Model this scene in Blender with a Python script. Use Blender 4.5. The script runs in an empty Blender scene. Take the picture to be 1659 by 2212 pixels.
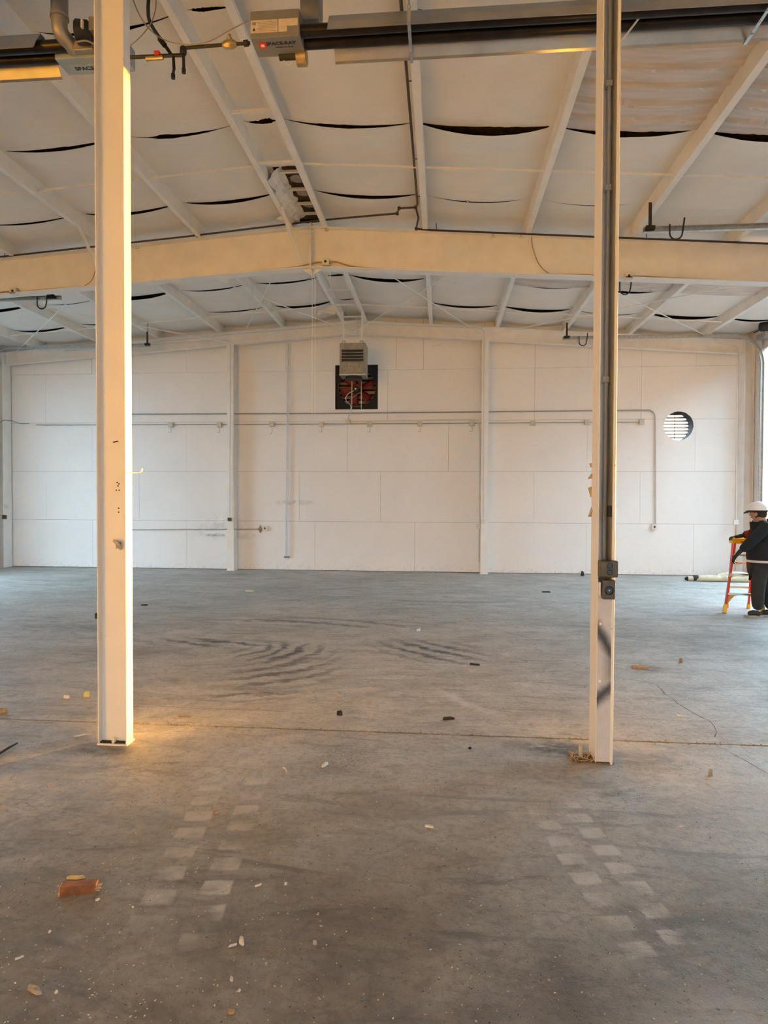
import bpy, bmesh, math, random
from mathutils import Vector, Matrix
random.seed(7)
pi = math.pi
S = bpy.context.scene
COL = S.collection

# ------------------------------------------------------------------ camera
W, H = 1659, 2212
F, YAW, PIT, ROL = 1409.83, 0.0879, -0.0216, 0.0038
CAM = Vector((2.0531, 0.0, 1.7815))
YW = 15.71                                   # inside face of the end wall
fw = Vector((-math.sin(YAW)*math.cos(PIT), math.cos(YAW)*math.cos(PIT), math.sin(PIT)))
r0 = Vector((math.cos(YAW), math.sin(YAW), 0)); u0 = r0.cross(fw)
cr = r0*math.cos(ROL)+u0*math.sin(ROL); cu = -r0*math.sin(ROL)+u0*math.cos(ROL)
cam_d = bpy.data.cameras.new('camera'); cam = bpy.data.objects.new('camera', cam_d); COL.objects.link(cam)
m3 = Matrix((cr, cu, -fw)).transposed()
cam.matrix_world = Matrix.Translation(CAM) @ m3.to_4x4()
cam_d.sensor_fit = 'HORIZONTAL'; cam_d.sensor_width = 36.0; cam_d.lens = F/W*36.0
cam_d.clip_start = 0.05; cam_d.clip_end = 400
S.camera = cam

def P(px, py, axis, val):
    """measuring helper: the point of the place where the sight line of a photo pixel meets x, y or z = val"""
    v = fw*F + cr*(px-W/2) - cu*(py-H/2)
    t = (val-CAM[axis])/v[axis]
    return CAM+v*t

# ------------------------------------------------------------------ world, sun, exposure
SUN_AZ, SUN_EL = math.radians(47.2), math.radians(1.4)
wd = bpy.data.worlds.new('sky'); S.world = wd; wd.use_nodes = True
bg = wd.node_tree.nodes['Background']
bg.inputs['Color'].default_value = (0.50, 0.79, 1.0, 1); bg.inputs['Strength'].default_value = 9.8
sl = bpy.data.lights.new('sun', 'SUN'); sl.energy = 66.0; sl.color = (1.0, 0.47, 0.03); sl.angle = math.radians(0.53)
so = bpy.data.objects.new('sun', sl); COL.objects.link(so)
to_sun = Vector((math.cos(SUN_EL)*math.cos(SUN_AZ), math.cos(SUN_EL)*math.sin(SUN_AZ), math.sin(SUN_EL)))
so.rotation_euler = to_sun.to_track_quat('Z', 'Y').to_euler(); so.location = (40, 40, 10)
S.view_settings.view_transform = 'Standard'; S.view_settings.look = 'None'
S.view_settings.gamma = 1.0; S.view_settings.use_curve_mapping = False
S.view_settings.exposure = 0.18
S.cycles.max_bounces = 12; S.cycles.diffuse_bounces = 8; S.cycles.glossy_bounces = 4
S.cycles.caustics_reflective = False; S.cycles.caustics_refractive = False
S.cycles.use_denoising = True
S.cycles.sample_clamp_indirect = 20.0

# door openings in the side walls (y0, y1, top)
DOORS_R = [(10.7, 15.02, 5.08), (5.1, 8.95, 5.08)]
ADDED_DOOR_F = (3.0, 8.4, 4.6)                     # assumed rear wall doorway, added for cool sky light (x0, x1, top)
DOORS_L = [(10.7, 13.3, 5.08)]

# ------------------------------------------------------------------ materials
class G:
    def __init__(s, name):
        s.m = bpy.data.materials.new(name); s.m.use_nodes = True; s.t = s.m.node_tree
        s.b = s.t.nodes['Principled BSDF']
        s.co = s.t.nodes.new('ShaderNodeTexCoord')
        s.geo = None
    def new(s, ty, **kw):
        n = s.t.nodes.new(ty)
        for k, v in kw.items(): setattr(n, k, v)
        return n
    def put(s, sock, v):
        if isinstance(v, bpy.types.NodeSocket): s.t.links.new(v, sock)
        elif v is not None:
            try: sock.default_value = v
            except Exception: sock.default_value = (*v, 1)
    def math(s, op, a, b=None, c=None, clamp=False):
        n = s.new('ShaderNodeMath', operation=op, use_clamp=clamp)
        for i, v in enumerate((a, b, c)):
            if v is not None: s.put(n.inputs[i], v)
        return n.outputs[0]
    def pos(s):
        if not s.geo: s.geo = s.new('ShaderNodeNewGeometry')
        return s.geo.outputs['Position']
    def noise(s, scale, detail=4, rough=.55, vec=None, stretch=None, dist=0):
        v = vec or s.pos()
        if stretch:
            mp = s.new('ShaderNodeMapping'); mp.inputs['Scale'].default_value = stretch
            s.t.links.new(v, mp.inputs['Vector']); v = mp.outputs[0]
        n = s.new('ShaderNodeTexNoise'); n.inputs['Scale'].default_value = scale
        n.inputs['Detail'].default_value = detail; n.inputs['Roughness'].default_value = rough
        n.inputs['Distortion'].default_value = dist
        s.t.links.new(v, n.inputs['Vector']); return n.outputs['Fac']
    def rng(s, v, a, b, c=0.0, d=1.0, smooth=False):
        n = s.new('ShaderNodeMapRange'); n.clamp = True
        if smooth: n.interpolation_type = 'SMOOTHSTEP'
        s.put(n.inputs[0], v)
        for i, x in enumerate((a, b, c, d)): s.put(n.inputs[i+1], x)
        return n.outputs[0]
    def mix(s, f, a, b, mode='MIX'):
        n = s.new('ShaderNodeMix', data_type='RGBA', blend_type=mode)
        s.put(n.inputs[0], f)
        for i, v in ((6, a), (7, b)):
            if isinstance(v, bpy.types.NodeSocket): s.t.links.new(v, n.inputs[i])
            else: n.inputs[i].default_value = (*v, 1)
        return n.outputs[2]
    def bump(s, h, strength=.3, dist=.01):
        n = s.new('ShaderNodeBump'); n.inputs['Strength'].default_value = strength; n.inputs['Distance'].default_value = dist
        s.t.links.new(h, n.inputs['Height']); s.t.links.new(n.outputs[0], s.b.inputs['Normal'])
    def end(s, col, rough=.6, metal=0.0, spec=.5):
        s.put(s.b.inputs['Base Color'], col if isinstance(col, bpy.types.NodeSocket) else (*col, 1))
        s.put(s.b.inputs['Roughness'], rough); s.b.inputs['Metallic'].default_value = metal
        s.b.inputs['Specular IOR Level'].default_value = spec
        return s.m

def simple(name, c, rough=.6, metal=0.0, var=.12, scale=6, bump=0.0, spec=.5, c2=None):
    g = G(name)
    n = g.noise(scale, 5)
    d = c2 or tuple(x*(1-var*2.2) for x in c)
    col = g.mix(g.rng(n, .35, .75), c, d)
    if bump: g.bump(g.noise(scale*12, 3), bump, .004)
    return g.end(col, rough, metal, spec)

M = {}
M['paint'] = simple('white_steel_paint', (.84, .82, .785), .45, var=.05, scale=4)
M['paint2'] = simple('off_white_steel_paint', (.80, .775, .74), .5, var=.06, scale=3)
M['conduit_paint'] = simple('painted_conduit', (.70, .68, .65), .45, var=.05)
M['galv'] = simple('galvanized_steel', (.56, .58, .58), .38, .85, var=.15, scale=18)
M['conduit'] = simple('grey_conduit', (.42, .42, .40), .4, .7, var=.1)
M['brown_pipe'] = simple('brown_pipe', (.055, .028, .02), .5, var=.2)
M['black'] = simple('black_rubber', (.012, .012, .012), .6, var=.1)
M['black_pipe'] = simple('black_iron_pipe', (.03, .024, .02), .5, .3, var=.2, scale=20)
M['tube'] = simple('burner_tube', (.035, .028, .024), .35, .6, var=.25, scale=9)
M['alu'] = simple('aluminium_reflector', (.62, .60, .56), .28, .95, var=.1, scale=5)
M['alu_dull'] = simple('dull_aluminium', (.42, .39, .35), .5, .75, var=.12, scale=5)
M['burner'] = simple('grey_burner_casing', (.24, .235, .225), .5, .2, var=.1)
M['burner_blue'] = simple('blue_grey_casing', (.34, .42, .50), .5, .1, var=.1)
M['label'] = simple('paper_label', (.66, .58, .48), .7, var=.1, scale=30)
M['ink'] = simple('black_ink', (.015, .015, .018), .6, var=0)
M['red_badge'] = simple('red_badge', (.75, .03, .02), .5, var=0)
M['badge_and_lit_hole'] = simple('pale_badge_and_lit_hole', (.95, .85, .75), .5, var=0)
M['brass'] = simple('brass_valve', (.55, .42, .22), .4, .8, var=.2, scale=20)
M['red_paint'] = simple('red_fan_paint', (.23, .018, .014), .5, var=.2, scale=8)
M['dark'] = simple('dark_recess', (.022, .02, .018), .8, var=.2)
M['dark_wood'] = simple('dark_wood', (.06, .035, .022), .8, var=.3, scale=10)
M['insul'] = simple('brown_fibre', (.10, .055, .03), .95, var=.4, scale=14, bump=.6)
M['louver'] = simple('louver_metal', (.72, .70, .66), .4, .3, var=.08)
M['shutter'] = simple('beige_shutter', (.55, .46, .34), .45, .2, var=.1)
M['vent_blade'] = simple('grey_vent_blade', (.30, .30, .29), .5, .2, var=.1)
M['shaded_flange'] = simple('shaded_flange_paint', (.50, .50, .49), .5, .1, var=.1)  # shade painted into the flange colour, greyer than the white column
M['heater_case'] = simple('grey_brown_casing', (.36, .33, .28), .5, .2, var=.18, scale=9)
M['jbox'] = simple('box_steel', (.60, .55, .48), .5, .3, var=.1)
M['jbox_white'] = simple('box_white', (.72, .70, .66), .5, 0, var=.06)
M['outlet'] = simple('outlet_brown', (.13, .10, .07), .5, .4, var=.25, scale=30)
M['outlet_black'] = simple('outlet_black', (.008, .008, .008), .35, var=0)
M['tab'] = simple('bent_steel_tab', (.58, .50, .38), .55, .1, var=.12)
M['rust'] = simple('rusty_base', (.30, .20, .12), .85, .1, var=.4, scale=25, bump=.5)
M['wire'] = simple('wire_grey', (.30, .25, .19), .6, var=.1)
M['wire_tan'] = simple('wire_tan', (.42, .28, .14), .6, var=.1)
M['cord'] = simple('white_cord', (.80, .78, .72), .6, var=.05)
M['ladder_red'] = simple('red_fibreglass', (.62, .035, .015), .4, var=.08)
M['ladder_yellow'] = simple('yellow_plastic', (.85, .48, .02), .45, var=.06)
M['step'] = simple('aluminium_step', (.55, .54, .52), .35, .8, var=.08)
M['skin'] = simple('skin', (.42, .22, .14), .55, var=.05)
M['hoodie'] = simple('black_cotton', (.010, .010, .013), .9, var=.1, scale=20, bump=.3)
M['trouser'] = simple('dark_grey_canvas', (.030, .028, .026), .9, var=.15, scale=15, bump=.3)
M['shirt'] = simple('white_cotton', (.72, .67, .64), .85, var=.05)
M['helmet'] = simple('white_plastic', (.82, .84, .84), .28, var=.02)
M['hair'] = simple('dark_hair', (.012, .009, .007), .7, var=.2)
M['shoe'] = simple('dark_shoe', (.035, .03, .02), .7, var=.2)
M['sole'] = simple('pale_sole', (.42, .38, .32), .7, var=.1)
M['patch_red'] = simple('red_sleeve_patch', (.22, .018, .015), .8, var=.1)
M['wood'] = simple('orange_wood', (.27, .10, .036), .7, var=.3, scale=22, bump=.4)
M['wood_pale'] = simple('pale_split_wood', (.62, .44, .24), .8, var=.2, scale=25, bump=.4)
M['chip'] = simple('white_chip', (.74, .70, .62), .8, var=.1, scale=30)
M['chip_grey'] = simple('grey_chip', (.42, .39, .35), .85, var=.2, scale=30)
M['chip_tan'] = simple('tan_chip', (.45, .31, .16), .85, var=.25, scale=30)
M['chip_dark'] = simple('dark_chip', (.04, .033, .028), .85, var=.25, scale=30)
M['chip_yellow'] = simple('yellow_foam', (.72, .60, .22), .85, var=.15, scale=30)
M['roll'] = simple('cream_wrap', (.66, .60, .44), .7, var=.3, scale=8, c2=(.40, .34, .22))
M['asphalt'] = simple('asphalt', (.17, .165, .16), .85, var=.15, scale=1.5)
M['sun_blocker'] = simple('concrete_sun_blocker', (.40, .38, .35), .85, var=.1)
M['sky_blocker_brown'] = simple('dark_brown_sky_blocker', (.06, .05, .042), .8, var=.15)
M['siding'] = simple('metal_siding', (.62, .60, .56), .5, .1, var=.06)

def plywood():
    g = G('painted_plywood')
    n = g.noise(1.3, 4); n2 = g.noise(9, 5, stretch=(1, 1, 3))
    c = g.mix(g.rng(n, .3, .75), (.84, .83, .815), (.80, .785, .77))
    c = g.mix(g.rng(n2, .55, .8, 0, .25), c, (.62, .60, .58))
    # fastener dots and pinholes
    v = g.new('ShaderNodeTexVoronoi'); v.inputs['Scale'].default_value = 3.2; g.t.links.new(g.pos(), v.inputs['Vector'])
    dots = g.rng(v.outputs['Distance'], .018, .035, 1, 0)
    c = g.mix(g.math('MULTIPLY', dots, .55), c, (.35, .33, .31))
    # scuffed dirt low on the wall beside the left wall column
    sx = g.new('ShaderNodeSeparateXYZ'); g.t.links.new(g.pos(), sx.inputs[0])
    X, Z = sx.outputs[0], sx.outputs[2]
    def blob(cx, cz, rx, rz):
        a = g.math('POWER', g.math('DIVIDE', g.math('SUBTRACT', X, cx), rx), 2)
        b = g.math('POWER', g.math('DIVIDE', g.math('SUBTRACT', Z, cz), rz), 2)
        return g.rng(g.math('SQRT', g.math('ADD', a, b)), .2, 1, 1, 0, True)
    nz = g.rng(g.noise(7, 5), .4, .62)
    for cx, cz, rx, rz, k in ((-3.55, .86, .45, .07, .85), (-3.4, .98, 1.0, .35, .22), (-1.55, 1.66, .75, .09, .45), (-3.2, 1.2, .9, .5, .12), (-2.7, .82, .5, .12, .3)):
        c = g.mix(g.math('MULTIPLY', g.math('MULTIPLY', blob(cx, cz, rx, rz), nz), k), c, (.25, .22, .25))
    grime = g.math('MULTIPLY', g.rng(Z, 0, .22, .5, 0), g.rng(g.noise(14, 5), .5, .75))
    c = g.mix(grime, c, (.35, .33, .32))
    g.bump(g.noise(60, 3, stretch=(1, 1, .2)), .12, .003)
    return g.end(c, .62, 0, .35)
M['ply'] = plywood()

def vinyl():
    g = G('white_vinyl_insulation')
    n = g.noise(2.2, 5); n2 = g.noise(26, 3)
    c = g.mix(g.rng(n, .35, .75), (.84, .80, .75), (.78, .74, .69))
    c = g.mix(g.rng(n2, .68, .78, 0, .5), c, (.45, .38, .32))
    g.bump(g.noise(5, 4, stretch=(1, 2.5, 1)), .25, .03)
    return g.end(c, .55, 0, .4)
M['vinyl'] = vinyl()

def corrug():
    g = G('painted_corrugated_panel')
    n = g.noise(5, 5, stretch=(.4, 3, 1))
    c = g.mix(g.rng(n, .4, .7), (.66, .60, .56), (.52, .46, .42))
    return g.end(c, .45, 0, .5)
M['corrug'] = corrug()

def sooty():
    g = G('grey_plate_with_soot')
    sx = g.new('ShaderNodeSeparateXYZ'); g.t.links.new(g.pos(), sx.inputs[0])
    X, Z = sx.outputs[0], sx.outputs[2]
    wob = g.math('MULTIPLY', g.math('SUBTRACT', g.noise(14, 3), .5), .06)
    def band(x0, z0, x1, z1, w):
        k = (z1-z0)/(x1-x0)
        line = g.math('ADD', g.math('MULTIPLY', g.math('SUBTRACT', X, x0), k), z0)
        d = g.math('ABSOLUTE', g.math('ADD', g.math('SUBTRACT', Z, line), wob))
        return g.rng(d, 0, w, 1, 0, True)
    a = g.math('MULTIPLY', band(3.10, .90, 3.21, .72, .13), .97)
    b = g.math('MULTIPLY', band(3.10, .44, 3.21, .54, .10), .95)
    cc = g.math('MULTIPLY', g.rng(g.math('ABSOLUTE', g.math('SUBTRACT', Z, .66)), .03, .2, 1, 0, True), g.rng(X, 3.12, 3.20))
    f = g.math('MAXIMUM', g.math('MAXIMUM', a, b), g.math('MULTIPLY', cc, .75))
    c = g.mix(f, g.mix(g.rng(g.noise(20, 3), .3, .7), (.60, .59, .58), (.55, .54, .53)), (.045, .043, .045))
    return g.end(c, .5, .1)
M['sooty'] = sooty()

def column_paint():
    g = G('column_paint_with_scuffs')
    n = g.noise(3, 4)
    c = g.mix(g.rng(n, .3, .75), (.83, .81, .77), (.79, .76, .72))
    sp = g.rng(g.noise(38, 2, stretch=(1, 1, .6)), .73, .78)
    c = g.mix(g.math('MULTIPLY', sp, .7), c, (.14, .10, .07))
    return g.end(c, .42, 0)
M['colpaint'] = column_paint()

def concrete():
    g = G('worn_concrete')
    sx = g.new('ShaderNodeSeparateXYZ'); g.t.links.new(g.pos(), sx.inputs[0])
    X, Y = sx.outputs[0], sx.outputs[1]
    warp = g.math('SUBTRACT', g.noise(2.2, 4), .5); warp2 = g.math('SUBTRACT', g.noise(6, 4), .5)
    big = g.noise(.55, 5, .6); mid = g.noise(2.6, 7, .66, stretch=(.7, 1.3, 1), dist=.5); fine = g.noise(24, 6, .7)
    c = g.mix(g.rng(big, .3, .72), (.53, .50, .46), (.40, .375, .34))
    c = g.mix(g.rng(mid, .42, .75, 0, .8), c, (.25, .23, .20))
    c = g.mix(g.rng(g.noise(1.7, 6, .65, stretch=(.6, 1.2, 1), dist=.6), .55, .72, 0, .6), c, (.55, .53, .50))
    c = g.mix(g.rng(fine, .48, .70, 0, .6), c, (.20, .175, .15))
    c = g.mix(g.rng(g.noise(70, 3, .6), .62, .70, 0, .75), c, (.10, .085, .07))
    c = g.mix(g.rng(g.noise(52, 3, .6), .66, .74, 0, .6), c, (.66, .63, .58))
    c = g.mix(g.rng(g.noise(6.5, 6, .7, dist=.8), .52, .68, 0, .5), c, (.24, .215, .185))
    c = g.mix(g.rng(g.noise(5.2, 6, .7, dist=.5), .56, .70, 0, .4), c, (.62, .60, .57))
    # long sweeping smears
    sm = g.noise(2.2, 7, .72, stretch=(.42, 1.7, 1), dist=2.0)
    c = g.mix(g.rng(sm, .53, .68, 0, .75), c, (.19, .175, .16))
    Xw = g.math('ADD', X, g.math('MULTIPLY', warp, .35)); Yw = g.math('ADD', Y, g.math('MULTIPLY', warp2, .30))
    def blob(cx, cy, rx, ry, ang=0):
        ca, sa = math.cos(ang), math.sin(ang)
        dx, dy = g.math('SUBTRACT', Xw, cx), g.math('SUBTRACT', Yw, cy)
        u = g.math('DIVIDE', g.math('ADD', g.math('MULTIPLY', dx, ca), g.math('MULTIPLY', dy, sa)), rx)
        v = g.math('DIVIDE', g.math('SUBTRACT', g.math('MULTIPLY', dy, ca), g.math('MULTIPLY', dx, sa)), ry)
        return g.rng(g.math('SQRT', g.math('ADD', g.math('MULTIPLY', u, u), g.math('MULTIPLY', v, v))), .15, 1, 1, 0, True)
    def rings(cx, cy, per, sharp=.5):
        dx, dy = g.math('SUBTRACT', Xw, cx), g.math('SUBTRACT', Yw, cy)
        d = g.math('SQRT', g.math('ADD', g.math('MULTIPLY', dx, dx), g.math('MULTIPLY', dy, dy)))
        return g.rng(g.math('SINE', g.math('MULTIPLY', d, 2*pi/per)), -.2, .8)
    st = g.rng(g.noise(9, 5, .7, stretch=(.5, 1.4, 1)), .30, .52)
    def stain(mask, k, col=(.075, .070, .072)):
        nonlocal c
        c = g.mix(g.math('MULTIPLY', mask, k), c, col)
    M2 = lambda a, b: g.math('MULTIPLY', a, b)
    # irregular dirt patches that also paint the dimmer foreground light into the floor
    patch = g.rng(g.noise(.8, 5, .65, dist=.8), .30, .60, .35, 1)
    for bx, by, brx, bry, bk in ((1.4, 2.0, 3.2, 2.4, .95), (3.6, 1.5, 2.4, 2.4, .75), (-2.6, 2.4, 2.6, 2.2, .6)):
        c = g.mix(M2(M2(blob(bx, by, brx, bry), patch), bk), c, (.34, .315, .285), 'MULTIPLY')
    stain(M2(blob(.25, 7.35, .85, .75), M2(rings(-.9, 7.6, .21), st)), 1.0)
    stain(M2(blob(.45, 6.5, .85, 1.1, -.5), M2(rings(-.6, 7.7, .26), st)), .85)
    stain(M2(blob(.38, 5.75, .62, .32, .3), M2(rings(-.2, 7.8, .19), st)), .75)
    stain(M2(blob(-.75, 7.75, 1.3, .35, -.05), M2(rings(.6, 11.5, .24), st)), 1.0)
    stain(M2(blob(.3, 9.2, 2.4, .55, -.06), M2(rings(-.6, 5.2, .33), st)), .75)
    stain(M2(blob(1.95, 7.6, 1.0, .75, -.6), M2(rings(4.6, 10.5, .24), st)), 1.0)
    stain(M2(blob(-2.7, 8.5, 1.4, .5, .1), st), .45)
    stain(M2(blob(-1.7, 7.2, 1.0, .5), st), .4, (.20, .13, .09))
    stain(M2(blob(2.2, 11.2, 2.0, .5), M2(rings(2.2, 14.5, .4), st)), .45)
    stain(M2(blob(5.4, 8.6, 1.6, 1.0), st), .25)
    stain(M2(blob(4.25, 7.05, .35, .28), st), .7, (.13, .07, .045))
    stain(M2(blob(2.85, 4.72, .42, .2), st), .9, (.05, .045, .04))
    stain(M2(blob(-.3, 4.35, .35, .18), st), .7, (.06, .05, .045))
    stain(M2(blob(3.4, 4.55, .5, .25), st), .5, (.08, .07, .06))
    stain(M2(blob(1.4, 4.4, .35, .45), g.rng(g.noise(55, 2), .45, .6)), .5, (.14, .11, .09))
    stain(M2(blob(3.0, 2.15, .7, .35, .5), st), .75, (.40, .385, .38))
    stain(M2(blob(2.25, 5.75, .6, .10, -.9), st), .8, (.56, .55, .52))
    stain(M2(blob(2.0, 6.98, .28, .06), st), .9, (.52, .51, .52))
    stain(M2(blob(4.3, 3.9, 1.2, 1.0), st), .45, (.42, .41, .39))
    # pale tread prints in four rows
    def tread(x0, y0, x1, y1, w, per, k):
        L = math.hypot(x1-x0, y1-y0); dx, dy = (x1-x0)/L, (y1-y0)/L
        ax, ay = g.math('SUBTRACT', X, x0), g.math('SUBTRACT', Y, y0)
        t = g.math('ADD', M2(ax, dx), M2(ay, dy)); s_ = g.math('SUBTRACT', M2(ay, dx), M2(ax, dy))
        t = g.math('ADD', t, M2(warp2, .06)); s_ = g.math('ADD', s_, M2(warp, .05))
        fr = g.math('FRACT', g.math('DIVIDE', t, per))
        m = M2(g.rng(fr, .10, .18), g.rng(fr, .66, .76, 1, 0))
        m = M2(m, g.rng(g.math('ABSOLUTE', s_), w*.5-.012, w*.5, 1, 0))
        m = M2(m, M2(g.rng(t, 0, .1), g.rng(t, L-.25, L, 1, 0)))
        stain(M2(m, g.rng(g.noise(5, 4), .35, .6)), k, (.62, .59, .55))
    tread(2.60, 3.82, 2.86, 2.45, .135, .165, .62); tread(2.79, 3.92, 3.05, 2.5, .135, .165, .62)
    tread(.64, 3.95, .84, 2.5, .16, .185, .6); tread(.90, 4.05, 1.10, 2.4, .15, .185, .62)
    # scratches and pits of the rough foreground
    v2 = g.new('ShaderNodeTexVoronoi'); v2.inputs['Scale'].default_value = 26; g.t.links.new(g.pos(), v2.inputs['Vector'])
    pit = M2(g.rng(v2.outputs['Distance'], .08, .16, 1, 0), g.rng(g.noise(3.1, 3), .45, .6))
    c = g.mix(M2(pit, .7), c, (.07, .06, .05))
    scr = M2(g.rng(g.math('ABSOLUTE', g.math('SUBTRACT', g.noise(2.6, 3, .5, stretch=(.5, 1.3, 1), dist=.3), .5)), .003, .010, 1, 0), g.rng(g.noise(1.9, 3), .5, .62))
    c = g.mix(M2(scr, .3), c, (.09, .078, .065))
    hb = g.math('ADD', g.math('MULTIPLY', fine, .6), g.math('MULTIPLY', g.noise(90, 4, .7), .5))
    hb = g.math('ADD', hb, g.math('MULTIPLY', mid, .8))
    g.bump(hb, .55, .02)
    return g.end(c, g.rng(big, .3, .7, .5, .72), 0, .45)
JY = 4.905                                   # line of the open floor joint
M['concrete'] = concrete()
M['joint_dirt'] = simple('joint_dirt', (.10, .072, .048), .95, var=.4, scale=40, bump=.6)

# ------------------------------------------------------------------ mesh helpers
class MB:
    def __init__(s): s.v = []; s.f = []
    def add(s, vs, fs):
        k = len(s.v); s.v += [Vector(a) for a in vs]; s.f += [tuple(i+k for i in f) for f in fs]; return s
    def box(s, x0, x1, y0, y1, z0, z1):
        return s.add([(x0,y0,z0),(x1,y0,z0),(x1,y1,z0),(x0,y1,z0),(x0,y0,z1),(x1,y0,z1),(x1,y1,z1),(x0,y1,z1)],
                     [(0,3,2,1),(4,5,6,7),(0,1,5,4),(1,2,6,5),(2,3,7,6),(3,0,4,7)])
    def bbox(s, x0, x1, y0, y1, z0, z1, b=.01):
        """box with bevelled edges"""
        bm = bmesh.new(); bmesh.ops.create_cube(bm, size=1)
        for v in bm.verts: v.co = Vector(((x0+x1)/2+v.co.x*(x1-x0), (y0+y1)/2+v.co.y*(y1-y0), (z0+z1)/2+v.co.z*(z1-z0)))
        bmesh.ops.bevel(bm, geom=bm.edges[:], offset=b, segments=2, affect='EDGES', profile=.5)
        bm.verts.index_update()
        s.add([v.co.copy() for v in bm.verts], [[v.index for v in f.verts] for f in bm.faces]); bm.free(); return s
    def prism(s, poly, ext):
        n = len(poly); e = Vector(ext); a = [Vector(p) for p in poly]
        return s.add(a+[p+e for p in a], [tuple(range(n-1,-1,-1)), tuple(range(n,2*n))]+[(i,(i+1)%n,n+(i+1)%n,n+i) for i in range(n)])
    def bar(s, a, b, w, h, up=(0,0,1)):
        a, b = Vector(a), Vector(b); d = (b-a).normalized(); u = Vector(up)
        x = d.cross(u)
        if x.length < 1e-4: x = d.cross(Vector((0,1,0)))
        x.normalize(); u = x.cross(d)
        q = [x*sx*w/2+u*sz*h/2 for sx, sz in ((-1,-1),(1,-1),(1,1),(-1,1))]
        return s.add([a+p for p in q]+[b+p for p in q], [(3,2,1,0),(4,5,6,7)]+[(i,(i+1)%4,4+(i+1)%4,4+i) for i in range(4)])
    def tube(s, pts, r, n=8, closed=False):
        pts = [Vector(p) for p in pts]; k = len(pts); vs = []; fs = []
        rr = r if isinstance(r, (list, tuple)) else [r]*k
        pu = None
        for i, p in enumerate(pts):
            d = (pts[min(i+1,k-1)]-pts[max(i-1,0)])
            d = d.normalized() if d.length > 1e-9 else Vector((0,0,1))
            if pu is None: pu = Vector((0,0,1)) if abs(d.z) < .9 else Vector((0,1,0))
            x = d.cross(pu)
            if x.length < 1e-5: x = d.cross(Vector((1,0,0)))
            x.normalize(); u = x.cross(d).normalized(); pu = u
            vs += [p+(x*math.cos(t*2*pi/n)+u*math.sin(t*2*pi/n))*rr[i] for t in range(n)]
        for i in range(k-1):
            fs += [(i*n+t, i*n+(t+1)%n, (i+1)*n+(t+1)%n, (i+1)*n+t) for t in range(n)]
        fs += [tuple(range(n-1,-1,-1)), tuple(range((k-1)*n, k*n))]
        return s.add(vs, fs)
    def lathe(s, prof, c, axis=(0,0,1), n=24, cap=True):
        """profile of (radius, height) round an axis through c"""
        c = Vector(c); d = Vector(axis).normalized(); x = d.orthogonal().normalized(); y = d.cross(x); k = len(prof)
        vs = [c+d*h+(x*math.cos(t*2*pi/n)+y*math.sin(t*2*pi/n))*r for r, h in prof for t in range(n)]
        fs = [(i*n+t, i*n+(t+1)%n, (i+1)*n+(t+1)%n, (i+1)*n+t) for i in range(k-1) for t in range(n)]
        if cap: fs += [tuple(range(n-1,-1,-1)), tuple(range((k-1)*n, k*n))]
        return s.add(vs, fs)
    def sheet(s, prof, a, b, t=.003):
        """open profile of points, swept from offset a to offset b, with thickness t"""
        k = len(prof); pr = [Vector(p) for p in prof]; a, b = Vector(a), Vector(b); ax = (b-a).normalized()
        off = []
        for i in range(k):
            d = pr[min(i+1,k-1)]-pr[max(i-1,0)]; off.append(d.cross(ax).normalized()*t)
        loop = pr+[pr[i]+off[i] for i in range(k-1,-1,-1)]
        n = len(loop)
        vs = [p+a for p in loop]+[p+b for p in loop]
        fs = [(i,(i+1)%n,n+(i+1)%n,n+i) for i in range(n)]
        for q in (0, n):
            fs += [(q+i, q+i+1, q+n-2-i, q+n-1-i) for i in range(k-1)]
        return s.add(vs, fs)
    def build(s, name, mat, parent=None, smooth=False, origin=None):
        me = bpy.data.meshes.new(name)
        if parent is not None: o0 = root_loc(parent)
        elif origin is not None: o0 = Vector(origin)
        else:
            xs = [v.x for v in s.v]; ys = [v.y for v in s.v]; zs = [v.z for v in s.v]
            o0 = Vector(((min(xs)+max(xs))/2, (min(ys)+max(ys))/2, min(zs)))
        me.from_pydata([v-o0 for v in s.v], [], s.f); me.update()
        bm = bmesh.new(); bm.from_mesh(me); bmesh.ops.recalc_face_normals(bm, faces=bm.faces); bm.to_mesh(me); bm.free()
        if smooth:
            me.polygons.foreach_set('use_smooth', [True]*len(me.polygons))
            try: me.set_sharp_from_angle(angle=math.radians(40))
            except Exception: pass
        me.materials.append(M[mat] if isinstance(mat, str) else mat)
        o = bpy.data.objects.new(name, me); COL.objects.link(o)
        if parent is not None: o.parent = parent
        else: o.location = o0
        return o

def root_loc(o):
    while o.parent: o = o.parent
    return Vector(o.location)
def tag(o, label, cat, group=None):
    o['label'] = label; o['category'] = cat
    if group: o['group'] = group
    return o
def thing(name, label, cat, loc, group=None):
    o = bpy.data.objects.new(name, None); COL.objects.link(o); o.location = loc; o.empty_display_size = .1
    return tag(o, label, cat, group)
def struct(o, label, cat='structure'):
    o['kind'] = 'structure'; o['label'] = label; o['category'] = cat; return o
def arc(c, p0, p1, n=6):
    """quarter bend from p0 to p1 round centre c"""
    c, p0, p1 = Vector(c), Vector(p0), Vector(p1); a, b = p0-c, p1-c
    return [c+a*math.cos(t*pi/2/n)+b*math.sin(t*pi/2/n) for t in range(n+1)]
def curve3(pts, n=8):
    """smooth path through points"""
    p = [Vector(q) for q in pts]; p = [p[0]]+p+[p[-1]]; out = []
    for i in range(1, len(p)-2):
        for k in range(n):
            t = k/n
            out.append(.5*((2*p[i])+(p[i+1]-p[i-1])*t+(2*p[i-1]-5*p[i]+4*p[i+1]-p[i+2])*t*t+(3*p[i]-p[i-1]-3*p[i+1]+p[i+2])*t**3))
    return out+[p[-2]]
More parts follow.
